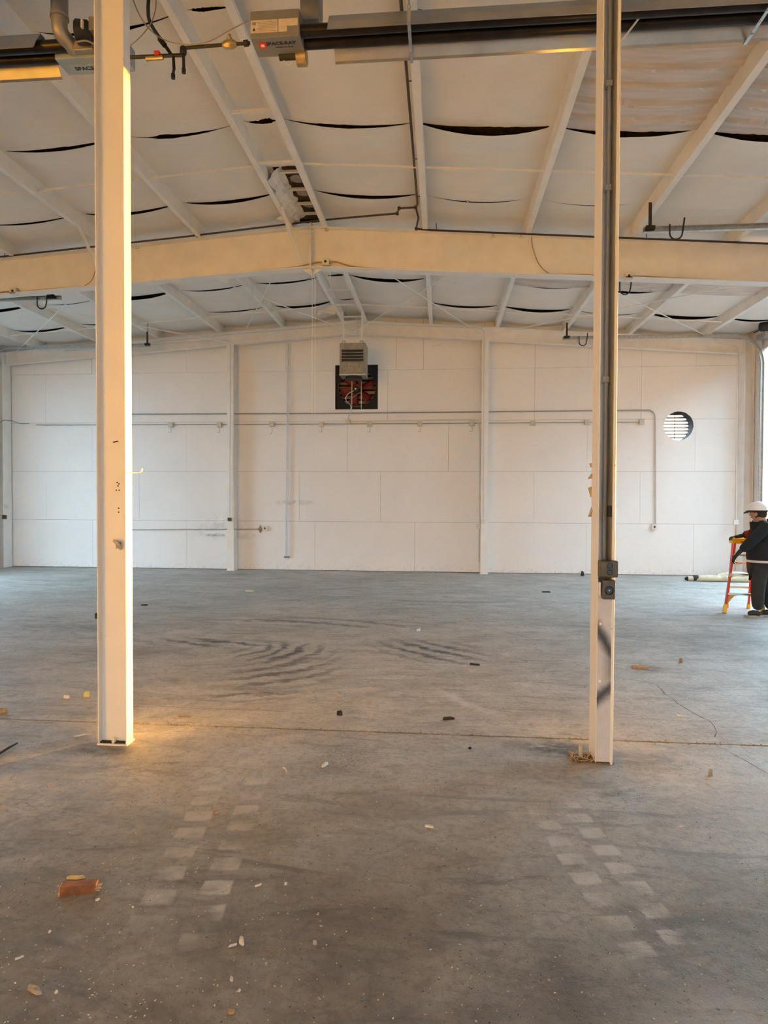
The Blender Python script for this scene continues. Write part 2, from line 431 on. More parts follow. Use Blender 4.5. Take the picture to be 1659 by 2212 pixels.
ORD = ['first', 'second', 'third', 'fourth', 'fifth', 'sixth', 'seventh', 'eighth']
rz = lambda x: 6.0-.07*abs(x)               # top of the rafters / underside of the purlins
YB = -12.0                                   # rear end of the hall
XW = 9.06                                    # side wall faces

# ================================================================== SETTING
g0 = MB().box(-120, 120, -120, 140, -.5, -.32).build('ground', 'asphalt'); struct(g0, 'grey asphalt yard outside the hall', 'ground')
bmw = MB()  # unseen barrier added to cut off the low sun near the floor
bmw.prism([(15.0, 8.7, -.32), (15.5, 8.7, -.32), (15.35, 8.7, .62), (15.15, 8.7, .62)], (0, 51, 0))
tag(bmw.build('blocker', 'sun_blocker'), 'long low added sun barrier in the yard outside the right doorway', 'blocker')

nbd = thing('sky_blocker', 'dark brown building added in the yard to block sky light at the right doorways', 'building', (21, -3, -.32))
MB().box(13, 26, -16, 8.4, -.32, 7.0).build('walls', 'sky_blocker_brown', nbd)  # unseen mass added to hold back sky light on the end wall
MB().prism([(12.8, -16.2, 7.0), (26.2, -16.2, 7.0), (19.5, -16.2, 8.4)], (0, 24.8, 0)).build('roof', 'asphalt', nbd)  # top of the added sky blocker
MB().box(12.97, 13.02, -6, -2.4, -.32, 3.4).build('door', 'galv', nbd)  # part of the added sky blocker
# floor: two slabs with an open joint between them
fl = MB().box(-9.4, 9.4, YB-.3, YW+.35, -.32, -.03).build('floor', 'joint_dirt', origin=(0, 0, 0)); struct(fl, 'worn grey concrete floor with dirt, scuffs and a joint', 'floor')
def slab(y0, y1, wob0=0, wob1=0):
    n = 90; mb = MB(); rnd = random.Random(3)
    xs = [-9.4+18.8*i/n for i in range(n+1)]
    a = [(x, y0+wob0*rnd.uniform(-1, 1), 0) for x in xs]; b = [(x, y1+wob1*rnd.uniform(-1, 1), 0) for x in xs]
    vs = a+b+[(p[0], p[1], -.05) for p in a]+[(p[0], p[1], -.05) for p in b]; k = n+1
    fs = []
    for i in range(n):
        fs += [(i, i+1, k+i+1, k+i), (2*k+i, 2*k+i+1, i+1, i), (k+i, k+i+1, 3*k+i+1, 3*k+i)]
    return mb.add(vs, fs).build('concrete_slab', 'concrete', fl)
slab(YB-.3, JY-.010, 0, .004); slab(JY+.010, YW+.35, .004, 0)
# hairline cracks (fine dirt-filled lines)
def crack(pts, w=.004):
    mb = MB(); q = []
    rnd = random.Random(len(pts))
    for a, b in zip(pts, pts[1:]):
        n = max(2, int((Vector(b)-Vector(a)).length/.12))
        for i in range(n): q.append(Vector(a).lerp(Vector(b), i/n)+Vector((rnd.uniform(-.018, .018), rnd.uniform(-.02, .02))))
    vs = []; fs = []
    for i, p in enumerate(q):
        d = (q[min(i+1, len(q)-1)]-q[max(i-1, 0)]).normalized(); ww = w*rnd.uniform(.3, 1)
        vs += [(p.x-d.y*ww, p.y+d.x*ww, .0012), (p.x+d.y*ww, p.y-d.x*ww, .0012)]
        if i: fs.append((2*i-2, 2*i-1, 2*i+1, 2*i))
    mb.add(vs, fs).build('crack', 'joint_dirt', fl)
crack([(4.12, 6.42), (4.1, 5.85), (4.22, 5.4), (4.07, 4.93)]); crack([(2.6, 9.4), (2.95, 8.7), (3.3, 8.3)], .005)
crack([(-9, 5.22), (-4, 5.26), (-1.6, 5.3), (-.3, 5.31), (.9, 5.3)], .003)
crack([(4.05, 4.88), (4.25, 4.2), (4.6, 3.7)], .003); crack([(-2.6, 11.2), (-.2, 11.6), (1.9, 11.5)], .005)

# end wall: outer siding, dark framing space, plywood sheets
FX0, FX1, FZ0, FZ1 = -.531, .509, 3.92, 4.99      # fan opening
VC = (7.52, 3.477); VR = .335                      # round vent opening
wb = MB(); yo0, yo1 = YW+.33, YW+.36
def holes_wall(mb, y0, y1, zt):
    v0x, v1x, v0z, v1z = VC[0]-VR, VC[0]+VR, VC[1]-VR, VC[1]+VR
    xs = [-9.3, FX0, FX1, v0x, v1x, 9.3]
    mb.prism([(-9.3, y0, -.3), (FX0, y0, -.3), (FX0, y0, zt(FX0)), (-9.3, y0, zt(-9.3))], (0, y1-y0, 0))
    mb.box(FX0, FX1, y0, y1, -.3, FZ0)
    mb.prism([(FX0, y0, FZ1), (FX1, y0, FZ1), (FX1, y0, zt(FX1)), (0, y0, zt(0)), (FX0, y0, zt(FX0))], (0, y1-y0, 0))
    mb.prism([(FX1, y0, -.3), (v0x, y0, -.3), (v0x, y0, zt(v0x)), (FX1, y0, zt(FX1))], (0, y1-y0, 0))
    mb.box(v0x, v1x, y0, y1, -.3, v0z)
    mb.prism([(v0x, y0, v1z), (v1x, y0, v1z), (v1x, y0, zt(v1x)), (v0x, y0, zt(v0x))], (0, y1-y0, 0))
    mb.prism([(v1x, y0, -.3), (9.3, y0, -.3), (9.3, y0, zt(9.3)), (v1x, y0, zt(v1x))], (0, y1-y0, 0))
holes_wall(wb, yo0, yo1, lambda x: rz(x)+.35)
wall_back = wb.build('wall_back', 'dark_wood', origin=(0, YW+.34, 0)); struct(wall_back, 'end wall sheeted with white painted plywood', 'wall')
rows = [0.012, 1.2, 2.4192, 3.6384, 4.8576]
seams = [
    [-9.1, -6.69, -4.25, -3.05, -1.023, 1.415, 3.05, 5.45, 7.89, 9.1],
    [-9.1, -7.91, -5.47, -3.05, -1.41, .58, 3.05, 4.23, 6.67, 9.1],
    [-9.1, -6.69, -4.25, -3.05, -.229, 2.21, 3.05, 5.45, 7.89, 9.1],
    [-9.1, -7.91, -5.47, -3.05, -1.7, .75, 3.05, 4.23, 6.67, 9.1],
    [-9.1, -8.2, -6.69, -4.25, -3.05, -1.75, -.85, .95, 1.6, 3.05, 4.23, 5.45, 6.67, 7.89, 9.1]]
rp = random.Random(11); gp = .0022
for r, z0 in enumerate(rows):
    for x0, x1 in zip(seams[r], seams[r][1:]):
        a, b = x0+gp, x1-gp; zl = z0+(gp if r else 0)
        dy = rp.uniform(-.003, .002); yf = YW+dy
        if r < 4:
            zt0 = zt1 = rows[r+1]-gp
            top = [(b, yf, zt1), (a, yf, zt0)]
        else:
            top = [(b, yf, rz(b)+.19)]+([(0, yf, rz(0)+.19)] if a < 0 < b else [])+[(a, yf, rz(a)+.19)]
        bot = [(a, yf, zl), (b, yf, zl)]
        if r == 3 and a < FX0 < b:
            top = [(b, yf, zt1), (FX1, yf, zt1), (FX1, yf, FZ0), (FX0, yf, FZ0), (FX0, yf, zt0), (a, yf, zt0)]
        if r == 4 and a < FX0 < b:
            bot = [(a, yf, zl), (FX0, yf, zl), (FX0, yf, FZ1), (FX1, yf, FZ1), (FX1, yf, zl), (b, yf, zl)]
        if a < VC[0] < b and r in (2, 3):
            zs = rows[3]-gp if r == 2 else zl
            t0 = math.asin((zs-VC[1])/VR); n = 22; cut = []
            lo, hi = (pi-t0, 2*pi+t0) if r == 2 else (t0, pi-t0)
            for i in range(n+1):
                t = lo+(hi-lo)*i/n; rr = VR*(1+(rp.uniform(-.012, .012) if 0 < i < n else 0))
                cut.append((VC[0]+rr*math.cos(t), yf, VC[1]+rr*math.sin(t)))
            if r == 2: top = [(b, yf, zt1)]+cut[::-1]+[(a, yf, zt0)]
            else: bot = [(a, yf, zl)]+cut[::-1]+[(b, yf, zl)]
        MB().prism(bot+top, (0, .016, 0)).build('plywood_sheet', 'ply', wall_back)
# framing behind the sheets keeps the joints dark
bk = MB(); holes_wall(bk, YW+.05, YW+.06, lambda x: rz(x)+.2); bk.build('backing', 'dark', wall_back)
lin = MB(); lin.lathe([(VR+.002, .012), (VR+.03, .012), (VR+.03, .34), (VR+.002, .34), (VR+.002, .012)], (VC[0], YW, VC[1]), (0, 1, 0), 32, cap=False)
lin.build('vent_reveal', 'dark_wood', wall_back, True)
rv = MB()
for x0, x1, z0, z1 in ((FX0-.02, FX0, FZ0, FZ1), (FX1, FX1+.02, FZ0, FZ1), (FX0-.02, FX1+.02, FZ0-.02, FZ0), (FX0-.02, FX1+.02, FZ1, FZ1+.02)):
    rv.box(x0, x1, YW+.015, YW+.34, z0, z1)
rv.build('fan_reveal', 'dark_wood', wall_back)

# side walls with doorways, rear wall
def side_wall(name, sx, doors, label):
    mb = MB(); xa, xb = (XW, XW+.06) if sx > 0 else (-XW-.06, -XW)
    ys = YB-.16
    top = rz(XW)+.3
    for y0, y1, zt in sorted(doors):
        mb.box(xa, xb, ys, y0, -.3, top); mb.box(xa, xb, y0, y1, zt, top); ys = y1
    mb.box(xa, xb, ys, YW+.36, -.3, top)
    o = struct(mb.build(name, 'paint2', origin=(sx*XW, 2, 0)), label, 'wall')
    return o
wr = side_wall('wall_right', 1, DOORS_R, 'right side wall with two open overhead doorways')
wl = side_wall('wall_left', -1, DOORS_L, 'left side wall with an open overhead doorway')
wf = MB(); fa, fb, ft = ADDED_DOOR_F; wy = YB-.16
wf.prism([(-9.2, wy, -.3), (fa, wy, -.3), (fa, wy, rz(fa)+.3), (0, wy, rz(0)+.3), (-9.2, wy, rz(-9.2)+.3)], (0, .16, 0))
wf.prism([(fa, wy, ft), (fb, wy, ft), (fb, wy, rz(fb)+.3), (fa, wy, rz(fa)+.3)], (0, .16, 0))
wf.prism([(fb, wy, -.3), (9.2, wy, -.3), (9.2, wy, rz(9.2)+.3), (fb, wy, rz(fb)+.3)], (0, .16, 0))
struct(wf.build('wall_front', 'ply'), 'rear wall behind the camera', 'wall')
def jamb(sx, y, side, k):
    """steel door jamb"""
    x0, x1 = (XW-.03, XW-.001) if sx > 0 else (-XW+.001, -XW+.03)
    ya, yb = sorted((y, y-.05*side))
    mb = MB().box(x0, x1, ya, yb, 0, 5.08)
    o = mb.build('door_jamb', 'wood', wr if sx > 0 else wl); return o
for y0, y1, zt in DOORS_R: jamb(1, y0, 1, 0); jamb(1, y1, -1, 0)
for y0, y1, zt in DOORS_L: jamb(-1, y0, 1, 0); jamb(-1, y1, -1, 0)
# narrow sheets of the corner pieces of the side walls
for sx, par in ((1, wr), (-1, wl)):
    x = sx*XW
    for z0, z1 in ((.01, 1.2), (1.205, 2.42), (2.425, 3.64), (3.645, 4.86), (4.865, 5.3)):
        MB().box(min(x, x-sx*.012), max(x, x-sx*.012), 15.08, YW-.005, z0, z1).build('wall_sheet', 'paint2', par)

# ------------------------------------------------------------------ roof: deck + insulation panels
dk = MB()
dk.prism([(-9.4, YB-.2, rz(9.4)+.225), (0, YB-.2, rz(0)+.225), (9.4, YB-.2, rz(9.4)+.225), (9.4, YB-.2, rz(9.4)+.42), (0, YB-.2, rz(0)+.42), (-9.4, YB-.2, rz(9.4)+.42)], (0, YW+.4-YB+.2, 0))
ceiling = struct(dk.build('ceiling', 'insul', origin=(0, 5, 6)), 'low pitched ceiling of sagging white vinyl insulation', 'ceiling')
XP = [-9.03, -7.9, -6.3, -4.84, -3.29, -1.745, -.28, .19, 1.745, 3.29, 4.84, 6.3, 7.9, 9.03]
YS = [4.1, 5.8, 7.55, 9.3, 11.05, 12.85, 14.4, YW]
TEAR = {4.1: .012, 5.8: .055, 7.55: .07, 9.3: .013, 11.05: .018, 12.85: .036, 14.4: .012, YW: 0}
rc = random.Random(5)
edge_gap = {}
def gap_fn(i, y):
    """torn gap along the seam at y in cell i (half width at x fraction t)"""
    key = (i, y)
    if key not in edge_gap:
        a = TEAR.get(y, 0); n = 28
        st = rc.uniform(.0, .3); en = rc.uniform(.75, 1.0); k = rc.uniform(.45, 1.15)
        if y in (9.3, 14.4, 11.05): k *= rc.choice((.15, .6, 1.2))
        vals = []; pk = rc.uniform(.25, .8); cur = 1.0
        for j in range(n+1):
            t = j/n
            e = max(0, min((t-st)/max(.05, pk-st), (en-t)/max(.05, en-pk), 1))
            if rc.random() < .45: cur = rc.uniform(.35, 1.25)
            vals.append(a*k*e**.8*cur*.5)
        edge_gap[key] = vals
    return edge_gap[key]
def panel(i, y0, y1, kind='vinyl', sag=None):
    x0, x1 = XP[i]+.004, XP[i+1]-.004; nx = 28; ny = 6 if kind == 'vinyl' else 36
    narrow = x1-x0 < .6
    sg = sag if sag is not None else (.02 if narrow else rc.uniform(.05, .10))
    g0, g1 = gap_fn(i, y0), gap_fn(i, y1); ph = rc.uniform(0, 6)
    jit = [rc.uniform(.7, 1.3) for _ in range(nx+1)]
    vs = []; fs = []
    for b in range(ny+1):
        v = b/ny
        for a in range(nx+1):
            t = a/nx; x = x0+(x1-x0)*t
            ya = y0+g0[a]*jit[a]*.7+.002; yb = y1-g1[a]*jit[nx-a]*1.3-.002
            y = ya+(yb-ya)*v
            z = rz(x)+.20-sg*(4*t*(1-t))**.8*(.75+.25*math.cos(2*pi*v))
            if kind == 'vinyl':
                z += .008*math.sin(9*v+ph)*math.sin(pi*t)-.028*math.exp(-v*9)*math.sin(pi*t)
            else:
                q = (y/.29) % 1
                z = rz(x)+.185-.05*4*t*(1-t)-(.03 if .12 < q < .34 else 0)
            vs.append((x, y, z))
    for b in range(ny):
        for a in range(nx):
            k = b*(nx+1)+a; fs.append((k, k+1, k+nx+2, k+nx+1))
    return MB().add(vs, fs).build('insulation_panel' if kind == 'vinyl' else 'corrugated_panel', 'vinyl' if kind == 'vinyl' else 'corrug', ceiling, kind == 'vinyl')
for i in range(13):
    panel(i, YB, 4.1)
    for y0, y1 in zip(YS, YS[1:]):
        if i == 6 and y0 == 7.55: panel(i, 7.55, 8.62); continue
        if i == 6 and y0 == 9.3: panel(i, 10.35, 11.05); continue
        corr = i in (9, 10, 11) and y0 in (5.8, 11.05)
        panel(i, y0, y1, 'corr' if corr else 'vinyl')
# loose flaps of torn vinyl
def flap(pts, name='torn_flap'):
    n = len(pts)
    MB().add(pts, [tuple(range(n))]).build(name, 'vinyl', ceiling)
flap([P(688,672,1,13.6), P(702,668,1,13.7), P(722,655,1,13.75), P(728,672,1,13.7), P(722,680,1,13.65), P(700,674,1,13.6)])
flap([P(683,680,1,13.6), P(690,670,1,13.62), P(697,671,1,13.62), P(690,682,1,13.6)])
flap([P(596,473,1,9.6), P(606,467,1,9.6), P(612,472,1,9.58), P(609,476,1,9.56)])
flap([P(1000,430,1,9.3), P(1015,428,1,9.35), P(1012,438,1,9.2)])
# open hatch at the ridge: cross bars, round vents and crumpled vinyl inside
hx0, hx1 = -.28, .19
hv = MB()
for y in (8.75, 9.25, 9.7, 10.05): hv.box(hx0, hx1, y-.02, y+.02, rz(0)+.16, rz(0)+.19)
hv.build('hatch_bar', 'paint2', ceiling)
for y, r in ((9.05, .11), (9.45, .12), (9.85, .1)):
    MB().lathe([(r, 0), (r, .05), (r*.8, .06), (r*.8, .01)], (.03, y, rz(0)+.22), (0, 0, 1), 20).build('round_vent', 'alu_dull', ceiling, True)
cv = MB(); rr_ = random.Random(4); vs = []; fs = []
for b in range(15):
    for a in range(6):
        t = a/5; y = 8.62+b*.11
        vs.append((hx0+.01+t*.16+rr_.uniform(-.02, .02), y, rz(0)+.02+t*.2+rr_.uniform(-.03, .03)))
for b in range(14):
    for a in range(5): k = b*6+a; fs.append((k, k+1, k+7, k+6))
cv.add(vs, fs).build('crumpled_vinyl', 'vinyl', ceiling)

# ================================================================== STEEL
# purlins (Z sections on top of the rafters)
def purlin(x, s, label):
    mb = MB(); t = .008; z = rz(x); h = .2
    prof = [(x+s*.075, z+.022), (x+s*.07, z), (x, z), (x, z+h), (x-s*.06, z+h)]
    mb.sheet([(a, 0, b) for a, b in prof], (0, YB+.02, 0), (0, YW-.03, 0), .007)
    tag(mb.build('purlin', 'paint', origin=(x, 2, z)), label, 'purlin', 'roof purlins')
for i, x in enumerate((.19, 1.745, 3.29, 4.84, 6.3, 7.9)):
    purlin(x, 1, f'white steel Z purlin, {ORD[i]} one right of the roof ridge')
for i, x in enumerate((-.28, -1.745, -3.29, -4.84, -6.3, -7.9)):
    purlin(x, -1, f'white steel Z purlin, {ORD[i]} one left of the roof ridge')

# sag rods between neighbouring purlins
XQ = [-7.9, -6.3, -4.84, -3.29, -1.745, -.28, .19, 1.745, 3.29, 4.84, 6.3, 7.9]
def sag_row(y, where):
    n = 0
    for a, b in zip(XQ, XQ[1:]):
        if b-a < .6: continue
        n += 1
        mb = MB().bar((a, y, rz(a)+.05), (b, y, rz(b)+.05), .018, .022)
        side = 'left' if b < 0 else 'right'
        k = [c for c in zip(XQ, XQ[1:]) if c[1]-c[0] > .6].index((a, b))
        o = ORD[4-k] if k < 5 else ORD[k-5]
        tag(mb.build('sag_rod', 'paint'), f'thin white sag rod {where}, {o} span {side} of ridge', 'rod', 'sag rods')
sag_row(8.28, 'in front of the big rafter'); sag_row(14.35, 'behind the big rafter')
for y, w in ((7.1, 'nearest the camera'), (8.2, 'just in front of the torn ridge hatch'), (13.3, 'just behind the big rafter'), (14.3, 'midway to the end wall'), (15.25, 'right above the hanging heater')):
    tag(MB().bar((-.28, y, rz(0)+.02), (.19, y, rz(0)+.02), .03, .03).build('ridge_strut', 'paint'), f'short white strut joining the two ridge purlins, {w}', 'strut', 'ridge struts')

def i_rafter(y, top, bot, label, fwid=.19, splice=True, ends=8.95, name='rafter'):
    t = thing(name, label, 'beam', (0, y, bot(0)))
    for s, e in ((-1, -ends), (1, ends)):
        a, b = min(0, e), max(0, e)
        poly = [(a, y-.006, bot(a)), (b, y-.006, bot(b)), (b, y-.006, top(b)-.012), (a, y-.006, top(a)-.012)]
        MB().prism(poly, (0, .012, 0)).build('web', 'paint', t)
        for nm, f, d in (('top_flange', top, -.012), ('bottom_flange', bot, -.016)):
            MB().prism([(a, y-fwid/2, f(a)), (b, y-fwid/2, f(b)), (b, y-fwid/2, f(b)+d), (a, y-fwid/2, f(a)+d)], (0, fwid, 0)).build(nm, 'paint', t)
    return t
YM = 10.18
mt = lambda x: rz(x)-.002
mbot = lambda x: 5.385-.06*abs(x)
big = i_rafter(YM, mt, mbot, 'deep white steel rafter spanning the whole hall, peaked at the middle', .2)
MB().box(-.012, .012, YM-.1, YM+.1, 5.285, 6.07).build('splice_plate', 'paint', big)
for k, z in enumerate((5.93, 5.86, 5.77, 5.63, 5.54, 5.365, 5.335)):
    MB().lathe([(.018, 0), (.018, .014), (.010, .016), (.010, .03)], (.012, YM-.055, z), (1, 0, 0), 8).build('bolt', 'paint', big, True)
for s in (-1, 1):
    MB().prism([(s*.012, YM-.006, 5.375), (s*.16, YM-.006, 5.362), (s*.012, YM-.006, 5.27)], (0, .012, 0)).build('gusset', 'paint', big)
for s in (-1, 1):
    xa, xb = sorted((s*8.62, s*9.0))
    c = thing('side_column', ('right' if s > 0 else 'left')+' side white steel column carrying the deep rafter', 'column', (s*8.8, YM, 0), 'rafter columns')
    MB().box(xa, xb, YM-.005, YM+.005, 0, mbot(8.8)).build('web', 'paint', c)
    MB().box(xa-.006, xa+.006, YM-.1, YM+.1, 0, mbot(8.8)-.01).build('flange', 'paint', c)
    MB().box(xb-.006, xb+.006, YM-.1, YM+.1, 0, mbot(8.8)-.01).build('flange', 'paint', c)
YN = 4.52
near = i_rafter(YN, mt, lambda x: 5.50-.035*abs(x), 'white steel rafter above the two foreground columns', .16)
YE = 15.53
end_r = i_rafter(YE, mt, lambda x: 5.70-.07*abs(x), 'shallow white rafter along the top of the end wall', .16)
MB().box(-.008, .008, YE-.08, YE, 5.66, 6.06).build('splice_plate', 'paint', end_r)

# flange braces from purlins down to the big rafter
def brace(a, b, label):
    mb = MB().bar(a, b, .045, .006, (1, 0, 0)).bar(Vector(a)+Vector((.02, 0, 0)), Vector(b)+Vector((.02, 0, 0)), .006, .045, (1, 0, 0))
    tag(mb.build('flange_brace', 'paint'), label, 'brace', 'flange braces')
brace((-.30, 9.36, 5.99), (-.17, 10.07, 5.42), 'white angle brace dropping from ridge purlin to bottom of the deep rafter')
brace((-3.33, 9.3, 5.78), (-3.36, 10.07, 5.22), 'white angle brace beside the left foreground column, purlin to rafter')

# crossed rods under the far roof bay
def rod(a, b, label, r=.009):
    tag(MB().tube([a, b], r, 6).build('brace_rod', 'paint'), label, 'rod', 'roof bracing rods')
def ext(p, q, ya, yb):
    p, q = Vector(p), Vector(q); f = lambda y: p+(q-p)*((y-p.y)/(q.y-p.y)); return f(ya), f(yb)
Z5 = 5.62
RODS = [((835,590),(1020,710),'rod running from right of the ridge toward the right wall column'),
        ((960,600),(810,690),'rod running from the second right purlin back to the hanging heater'),
        ((500,618),(720,702),'rod running from left of the ridge toward the hanging heater'),
        ((593,593),(523,728),'rod running from near the ridge back to the left wall column'),
        ((1350,640),(1560,742),'rod running out to the right corner of the end wall'),
        ((1560,622),(1090,716),'rod running from the right side back to the right wall column'),
        ((160,640),(35,760),'rod running out to the left corner of the end wall'),
        ((40,655),(480,738),'rod running from the left side back to the left wall column')]
for k_, (a, b, l) in enumerate(RODS):
    zr = Z5 if k_ < 4 else 5.36               # the outer pairs hang lower, under the lower purlins
    pa, pb = P(*a, 2, zr), P(*b, 2, zr)
    d_ = pb-pa; sl_ = d_/d_.y
    qa, qb = pa+sl_*(10.2-pa.y), pa+sl_*(15.48-pa.y)       # run on to the webs of both rafters
    ca, cb = [q if abs(q.x) < 8.8 else pa+sl_*((math.copysign(8.8, q.x)-pa.x)/sl_.x) for q in (qa, qb)]
    pa, pb = ca, cb
    rod(pa, pb, 'thin white bracing '+l)

# columns of the end wall
def wall_col(x, label, w=.165):
    c = thing('wall_column', label, 'column', (x, YE, 0), 'end wall columns')
    zt = 5.69-.07*abs(x)
    MB().box(x-w/2, x+w/2, YE-.09, YE-.08, 0, zt).build('front_flange', 'paint', c)
    MB().box(x-.004, x+.004, YE-.08, YW-.02, 0, zt).build('web', 'paint', c)
    MB().box(x-w/2, x+w/2, YW-.03, YW-.02, 0, zt).build('back_flange', 'paint', c)
    MB().box(x-w/2-.02, x+w/2+.02, YE-.11, YW-.02, 0, .012).build('base_plate', 'paint2', c)
wall_col(-3.048, 'white steel wall column left of the big fan'); wall_col(3.055, 'white steel wall column right of the big fan')
for s, l in ((-1, 'white corner column at the left end of the end wall'), (1, 'white corner column at the right end of the end wall')):
    xa, xb = sorted((s*8.83, s*9.04)); c = thing('corner_column', l, 'column', (s*8.93, YE, 0), 'corner columns')
    zt = 5.37
    MB().box(s*8.83-.006, s*8.83+.006, YE-.16, YW-.02, 0, zt).build('flange', 'paint', c)
    MB().box(xa, xb, YE-.045, YE-.035, 0, zt).build('web', 'paint2', c)
    MB().box(s*9.03-.006, s*9.03+.006, YE-.16, YW-.02, 0, zt).build('flange', 'paint', c)
    MB().box(xa-.01, xb, YE-.18, YW-.02, 0, .012).build('base_plate', 'paint2', c)

# ------------------------------------------------------------------ foreground column, left (I section)
CX0, CX1, CYA, CYB = -.396, -.181, 4.452, 4.552
cl = thing('steel_column', 'thick white I-beam column in the left foreground, one flange blazing in sunlight', 'column', ((CX0+CX1)/2, 4.5, 0))
zt = 5.45
MB().bbox(CX0, CX0+.009, CYA, CYB, .012, zt, .002).build('left_flange', 'colpaint', cl)
MB().bbox(CX1-.009, CX1, CYA, CYB, .012, zt, .002).build('right_flange', 'colpaint', cl)
MB().box(CX0+.008, CX1-.008, 4.499, 4.506, .012, zt).build('web', 'colpaint', cl)
MB().box(CX0-.004, CX1+.004, CYA-.004, CYB+.02, .0, .012).build('base_plate', 'colpaint', cl)
MB().lathe([(.016, 0), (.016, .016), (.009, .018), (.009, .036)], (-.288, 4.474, .012), (0, 0, 1), 8).build('anchor_bolt', 'colpaint', cl, True)
MB().box(CX0+.01, CX1-.012, 4.462, 4.498, .012, .02).build('dirt', 'dark', cl)
def stub(a, b, r, nm, mat): MB().tube([a, b], r, 8).build(nm, mat, cl, True)
stub((-.262, 4.499, 2.18), (-.262, 4.44, 2.168), .004, 'screw', 'dark_wood')
MB().tube(curve3([(CX1-.003, 4.5, 1.955), (CX1+.07, 4.5, 1.955), (CX1+.098, 4.5, 1.965), (CX1+.10, 4.5, 1.985)], 4), .0035, 6).build('hook', 'paint', cl, True)
MB().tube(curve3([(-.275, 4.499, 1.46), (-.265, 4.455, 1.468), (-.235, 4.44, 1.45), (-.222, 4.452, 1.43), (-.228, 4.47, 1.412)], 5), .012, 8).build('cable_clip', 'jbox', cl, True)
MB().bbox(-.262, -.236, 4.462, 4.499, 1.413, 1.458, .004).build('clip_block', 'wood_pale', cl)
for x, z in ((-.255, 1.70), (-.255, 1.672), (-.272, 1.83), (-.26, 1.86), (-.265, 1.885), (-.252, 1.875), (-.25, 1.83)):
    MB().lathe([(.005, 0), (.005, .003)], (x, 4.499, z), (0, -1, 0), 8).build('drill_hole', 'dark', cl)
MB().bbox(CX0-.028, CX0, 4.47, 4.512, .905, .945, .003).build('socket', 'black', cl)

# ------------------------------------------------------------------ foreground column, right (open channel with cover plate)
RX0, RX1, RYA, RYB = 3.093, 3.204, 4.458, 4.655
cr_ = thing('channel_column', 'slim white steel channel column in the right foreground with bent tabs and outlets', 'column', ((RX0+RX1)/2, 4.55, 0))
MB().bbox(RX0, RX0+.006, RYA, RYB, 0, 5.365, .002).build('left_flange', 'colpaint', cr_)
MB().bbox(RX1-.007, RX1, RYA, RYB, 0, 5.365, .003).build('right_flange', 'shaded_flange', cr_)
MB().tube([(RX1-.008, RYA+.006, .0), (RX1-.008, RYA+.006, 5.365)], .011, 20).build('sun_catch_lip', 'colpaint', cr_, True)  # lip added to catch a bright line of sun along the edge
MB().box(RX0+.005, RX1-.005, RYB-.008, RYB, 0, 5.365).build('web', 'colpaint', cr_)
MB().box(RX0+.004, RX1-.006, RYA, RYA+.004, .015, 1.15).build('cover_plate', 'sooty', cr_)
for z in (.945, .56): MB().lathe([(.008, 0), (.008, .002)], (RX0+.022, RYA, z), (0, -1, 0), 12).build('lit_hole_disc', 'badge_and_lit_hole', cr_)  # white discs painted in for light seen through punched holes
for z in (2.33, 4.02): MB().lathe([(.008, 0), (.008, .003)], (RX0+.05, RYB-.008, z), (0, -1, 0), 12).build('lit_hole_disc', 'badge_and_lit_hole', cr_)
MB().tube([(RX1-.03, RYB-.04, 1.37), (RX1-.03, RYB-.04, 5.3)], .0125, 10).build('conduit', 'conduit_paint', cr_, True)
for z in (2.6, 3.9, 4.6): MB().bbox(RX1-.055, RX1-.012, RYB-.058, RYB-.01, z-.02, z+.02, .004).build('strap', 'conduit_paint', cr_)
MB().bbox(RX1-.04, RX1-.006, RYA+.02, RYA+.06, 1.66, 1.735, .004).build('black_clip', 'black', cr_)
ob = MB().bbox(RX0+.002, RX1+.010, RYA-.055, RYA+.01, 1.262, 1.372, .008).build('outlet_box', 'outlet', cr_)
for z in (1.34, 1.296): MB().lathe([(.018, 0), (.018, .004), (.014, .006)], (RX0+.066, RYA-.055, z), (0, -1, 0), 20).build('outlet_face', 'outlet_black', ob)
ob2 = MB().bbox(RX0+.028, RX1-.003, RYA-.04, RYA+.004, 1.115, 1.243, .005).build('round_outlet_box', 'outlet', cr_)
MB().lathe([(.03, 0), (.03, .006), (.022, .009), (.022, .004)], (RX0+.067, RYA-.04, 1.175), (0, -1, 0), 24).build('outlet_face', 'outlet_black', ob2)
MB().lathe([(.005, 0), (.005, .002)], (RX0+.067, RYA-.046, 1.175), (0, -1, 0), 10).build('outlet_pin', 'badge_and_lit_hole', ob2)
MB().bbox(RX0+.008, RX0+.022, RYA-.006, RYA+.01, 1.135, 1.225, .002).build('paint_run', 'paint', cr_)
def rtab(pts): 
    q = [P(x, y, 1, Y) for x, y, Y in pts]; nrm = (q[1]-q[0]).cross(q[2]-q[0]).normalized()*.003
    MB().prism(q, nrm).build('bent_tab', 'tab', cr_)
rtab([(1272,1001,4.66), (1281,999,4.655), (1286,1009,4.65), (1276,1010,4.66)])
rtab([(1281,987,4.655), (1293,1006,4.56), (1294,1016,4.55), (1284,1010,4.62)])
rtab([(1279,1020,4.655), (1292,1018,4.60), (1288,1033,4.63), (1269,1035,4.66)])
rtab([(1280,1036,4.655), (1291,1066,4.58), (1292,1073,4.58), (1284,1070,4.64)])
rtab([(1270,1054,4.66), (1279,1050,4.655), (1285,1076,4.65), (1275,1074,4.66)])
rtab([(1279,1089,4.655), (1293,1086,4.56), (1283,1117,4.64), (1270,1116,4.66)])
MB().box(2.945, RX1+.01, RYA-.002, RYA+.14, 0, .010).build('base_plate', 'rust', cr_)
MB().tube([(3.015, 4.55, .01), (3.013, 4.552, .085)], .014, 8).build('anchor_bolt', 'tab', cr_, True)
rr = random.Random(8); ch = MB()
